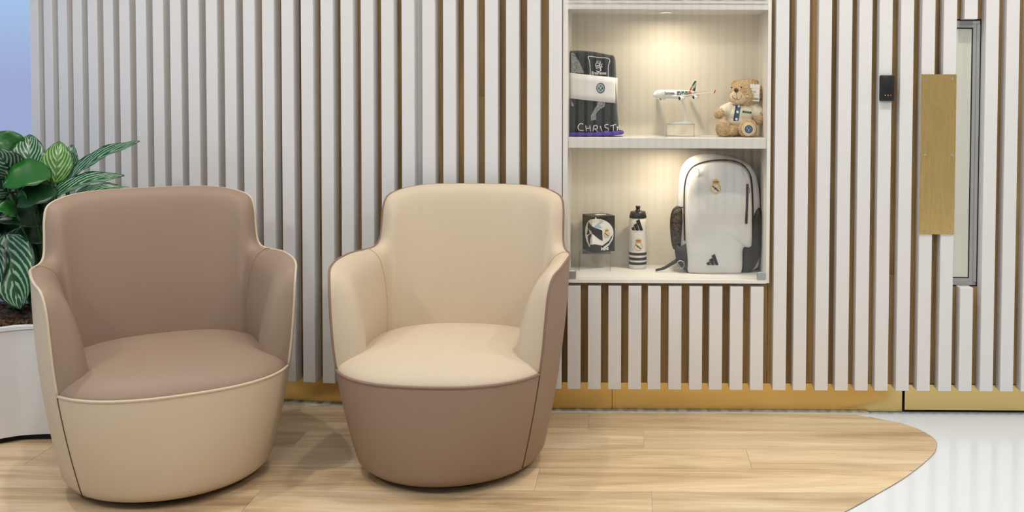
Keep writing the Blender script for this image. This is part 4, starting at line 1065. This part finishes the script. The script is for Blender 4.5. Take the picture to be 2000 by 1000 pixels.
def leaf(basep, tip, wd, face, m, curl=.12, sag=.15, fold=.18, stem=True):
    b, t = Vector(basep), Vector(tip); ax = (t - b); Ln = ax.length; a = ax.normalized(); f = Vector(face); f = (f - a * f.dot(a)).normalized(); s = a.cross(f).normalized()
    nL, nW = 12, 6; rows = []; uvs = []
    for i in range(nL + 1):
        v = i / nL; wv = 1.22 * wd / 2 * (math.sin(PI * min(1, v ** .82)) ** .62 * (1 - .25 * v)) if 0 < v < 1 else .0008
        c = b + ax * v + f * (Ln * sag * math.sin(PI * v) - Ln * curl * .0) 
        r = []
        for j in range(nW + 1):
            u = j / nW * 2 - 1; r.append(c + s * wv * u + f * (abs(u) ** 1.3 * wv * fold * 2 - wv * .05) + f * .004 * math.sin(v * 17 + u * 3) * abs(u)); uvs.append((j / nW, v))
        rows.append(r)
    V, Fc = grid(rows); me_o = new('leaf', [p - PT for p in V], Fc, m, pt, True)
    ul = me_o.data.uv_layers.new(name='UVMap')
    for lp in me_o.data.loops: ul.data[lp.index].uv = uvs[lp.vertex_index]
    me_o.modifiers.new('s', 'SOLIDIFY').thickness = .0012
    if stem:
        root = Vector((b.x * .35 + PT.x * .65 + .02, b.y * .4 + (PT.y + .03) * .6, ZR - .01)); mdp = b.lerp(root, .5) + Vector((0, .01, .03))
        V, Fc = tube([p - PT for p in catmull([b + ax * .02, mdp, root], 5)], .0045, 6); new('stem', V, Fc, L_stem, pt, True)
    return me_o
toC = Vector((.45, -1, .15))
def A_(x, y, Y): return at(x, y, Y)
leaf(A_(58, 345, -.13), A_(58, 263, -.05), .105, (.35, -1, .3), L_var, sag=.10)
leaf(A_(108, 360, -.12), A_(116, 276, -.05), .100, (.5, -1, .25), L_yel, sag=.10)
leaf(A_(134, 345, -.03), A_(141, 283, .0), .07, (.2, -1, .1), L_var)
leaf(A_(128, 358, -.10), A_(273, 276, -.12), .072, (-.35, -.75, .75), L_var, sag=.08)
leaf(A_(84, 400, -.16), A_(243, 343, -.16), .085, (-.2, -.6, .8), L_var, sag=.10)
leaf(A_(130, 392, -.02), A_(260, 370, .0), .06, (0, -.5, .9), L_var, sag=.10)
leaf(A_(100, 330, -.17), A_(6, 366, -.26), .150, (-.15, -.6, .5), L_sol, sag=.12, fold=.05)
leaf(A_(110, 366, -.19), A_(34, 406, -.27), .125, (-.2, -.7, .5), L_sold, sag=.12, fold=.05)
leaf(A_(42, 305, -.08), A_(-22, 262, -.12), .10, (.3, -.8, .5), L_sol)
leaf(A_(28, 345, -.16), A_(-12, 290, -.22), .10, (.6, -.8, .3), L_dk)
leaf(A_(20, 378, -.18), A_(-50, 340, -.24), .11, (.2, -.8, .5), L_dk)
leaf(A_(10, 455, -.20), A_(40, 604, -.27), .165, (.25, -1, .25), L_var, sag=.06)
leaf(A_(-25, 470, -.22), A_(-15, 590, -.29), .12, (.3, -1, .2), L_dk, sag=.06)
leaf(A_(80, 440, -.15), A_(-10, 432, -.25), .09, (0, -.7, .7), L_sold)
leaf(A_(90, 460, -.10), A_(20, 470, -.20), .10, (.1, -.8, .5), L_sold)
leaf(A_(60, 430, -.12), A_(28, 350, -.1), .09, (.4, -1, .2), L_sold)
leaf(A_(82, 470, -.06), A_(72, 395, -.04), .09, (.3, -1, .1), L_sold)
leaf(A_(100, 460, -.08), A_(36, 478, -.16), .05, (0, -.8, .6), L_var)
leaf(A_(34, 420, -.22), A_(-12, 405, -.28), .07, (0, -.7, .7), L_sol)
leaf(A_(60, 395, -.2), A_(45, 372, -.26), .05, (0, -.9, .4), L_sol)
leaf(A_(70, 560, -.0), A_(75, 480, .02), .10, (.2, -1, .1), L_sold)
leaf(A_(40, 540, .0), A_(50, 450, .02), .11, (0, -1, .1), L_sold)
leaf(A_(10, 530, .02), A_(5, 440, .02), .12, (0, -1, .1), L_sold)
leaf(A_(100, 520, .02), A_(108, 430, .02), .11, (.2, -1, .1), L_sold)
leaf(A_(120, 440, .04), A_(130, 385, .06), .10, (.2, -1, .1), L_sold)
leaf(A_(70, 430, .06), A_(90, 360, .1), .12, (.1, -1, .1), L_sold)
leaf(A_(20, 430, .08), A_(20, 350, .12), .13, (.1, -1, .1), L_sold)
leaf(A_(-30, 440, .04), A_(-35, 350, .06), .13, (.1, -1, .1), L_sold)
leaf(A_(60, 590, -.1), A_(85, 520, -.1), .05, (.2, -1, .1), L_sold)
random.seed(11)
for i in range(30):
    x_ = random.uniform(-60, 120); y_ = random.uniform(380, 560); Y_ = random.uniform(-.08, .08)
    b_p = A_(x_, y_, Y_); t_p = b_p + Vector((random.uniform(-.12, .12), random.uniform(-.06, .04), random.uniform(.08, .18)))
    t_p.y = min(t_p.y, .12)
    leaf(b_p, t_p, random.uniform(.08, .12), (random.uniform(-.4, .4), -1, random.uniform(0, .5)), random.choice([L_sold, L_dk]), stem=False)

# ------------------------------------------------------------------ rest of the room
ce = box('ceiling', (-6, -5.6, CEIL), (3.4, 3.2, CEIL + .1), M_ceil); struct(ce, 'plain white ceiling', 'ceiling')
wr = box('wall_right', (3.2, -5.6, 0), (3.4, .2, CEIL), M_wall); struct(wr, 'plain pale side wall', 'wall')
wf_ = bpy.data.objects.new('wall_front', None); C.objects.link(wf_); struct(wf_, 'white slat wall facing the chairs across the room', 'wall')
box('backing', (-6, -5.58, 0), (3.2, -5.5, CEIL), M_back, wf_)
bm = bmesh.new()
for i in range(76): boxbm(bm, (-2.9 + i * .0805, -5.5, .1), (-2.9 + i * .0805 + .05, -5.45, CEIL))
fs = frombm('slat', bm, M_slat, wf_); fs['kind'] = 'stuff'
w1 = bpy.data.objects.new('window_1', None); C.objects.link(w1); struct(w1, 'tall glazing at the far left with pale blue daylight', 'window')
for y_ in (-5.4, -4.0, -2.6, -1.2, .2, 1.6): box('mullion', (-4.52, y_ - .03, 0), (-4.46, y_ + .03, CEIL), M_alu, w1)
box('frame_bar', (-4.52, -5.4, 0), (-4.46, 1.6, .06), M_alu, w1); 
for i in range(5): box('glass_pane', (-4.495, -5.37 + 1.4 * i, .06), (-4.487, -4.03 + 1.4 * i, CEIL), M_winglass, w1)
box('glass_pane', (-4.46, 1.60, .06), (-2.3, 1.608, CEIL), M_winglass, w1)
box('frame_bar', (-4.46, 1.58, 0), (-2.3, 1.63, .06), M_alu, w1)
# ceiling downlights in a row close to the slats
M_dl = emit('downlight_face', (255, 240, 215), 6)
DL = [(-2.45, -.75), (-1.60, -.80), (-.62, -.38), (.36, -.75), (1.34, -.75), (2.3, -.75)]
DWT = [.8, .66, .40, .76, .74, .74]
DLAB = ['above the planter', 'above the taupe chair', 'above the cream chair', 'in front of the display cabinet', 'in front of the card reader', 'farthest right, beyond the door window']
for i, (x_, y_) in enumerate(DL):
    e = empty('ceiling_downlight', (x_, y_, CEIL - .0005)); tag(e, 'small round recessed ceiling downlight ' + DLAB[i], 'ceiling light', 'recessed downlights along the slat wall')
    V, Fc = lathe([(.06, 0), (.058, -.006), (.045, -.007), (.044, -.001)], 28, cap=False); orient(new('trim_ring', V, Fc, M_white, e, True))
    V, Fc = lathe([(.044, -.002), (.0005, -.002)], 28, cap=False); new('lamp_face', V, Fc, M_dl, e)
    light('downlight_lamp', (x_, y_, CEIL - .012), DOWN_W * DWT[i], .05, DOWN_COL, spread=math.radians(140))
for i, x_ in enumerate((-2.6, -.6, 1.4)):  # panels added out of view as soft frontal fill for the room
    e = empty('ceiling_fill_panel', (x_, -2.9, CEIL - .0005)); tag(e, 'unseen square fill panel added to the ceiling ' + ('on the window side', 'in the middle of the room', 'on the door side')[i], 'ceiling light', 'added fill panels in the ceiling')
    box('frame', (-.31, -.31, -.012), (.31, .31, 0), M_alu, e); box('diffuser', (-.295, -.295, -.014), (.295, .295, -.0121), emit('fill_panel_face_%d' % i, (255, 250, 240), 4), e)
    light('panel_fill_light', (x_, -2.9, CEIL - .03), FILL_W * (1.25, .8, .95)[i], .58, FILL_COL, .58)
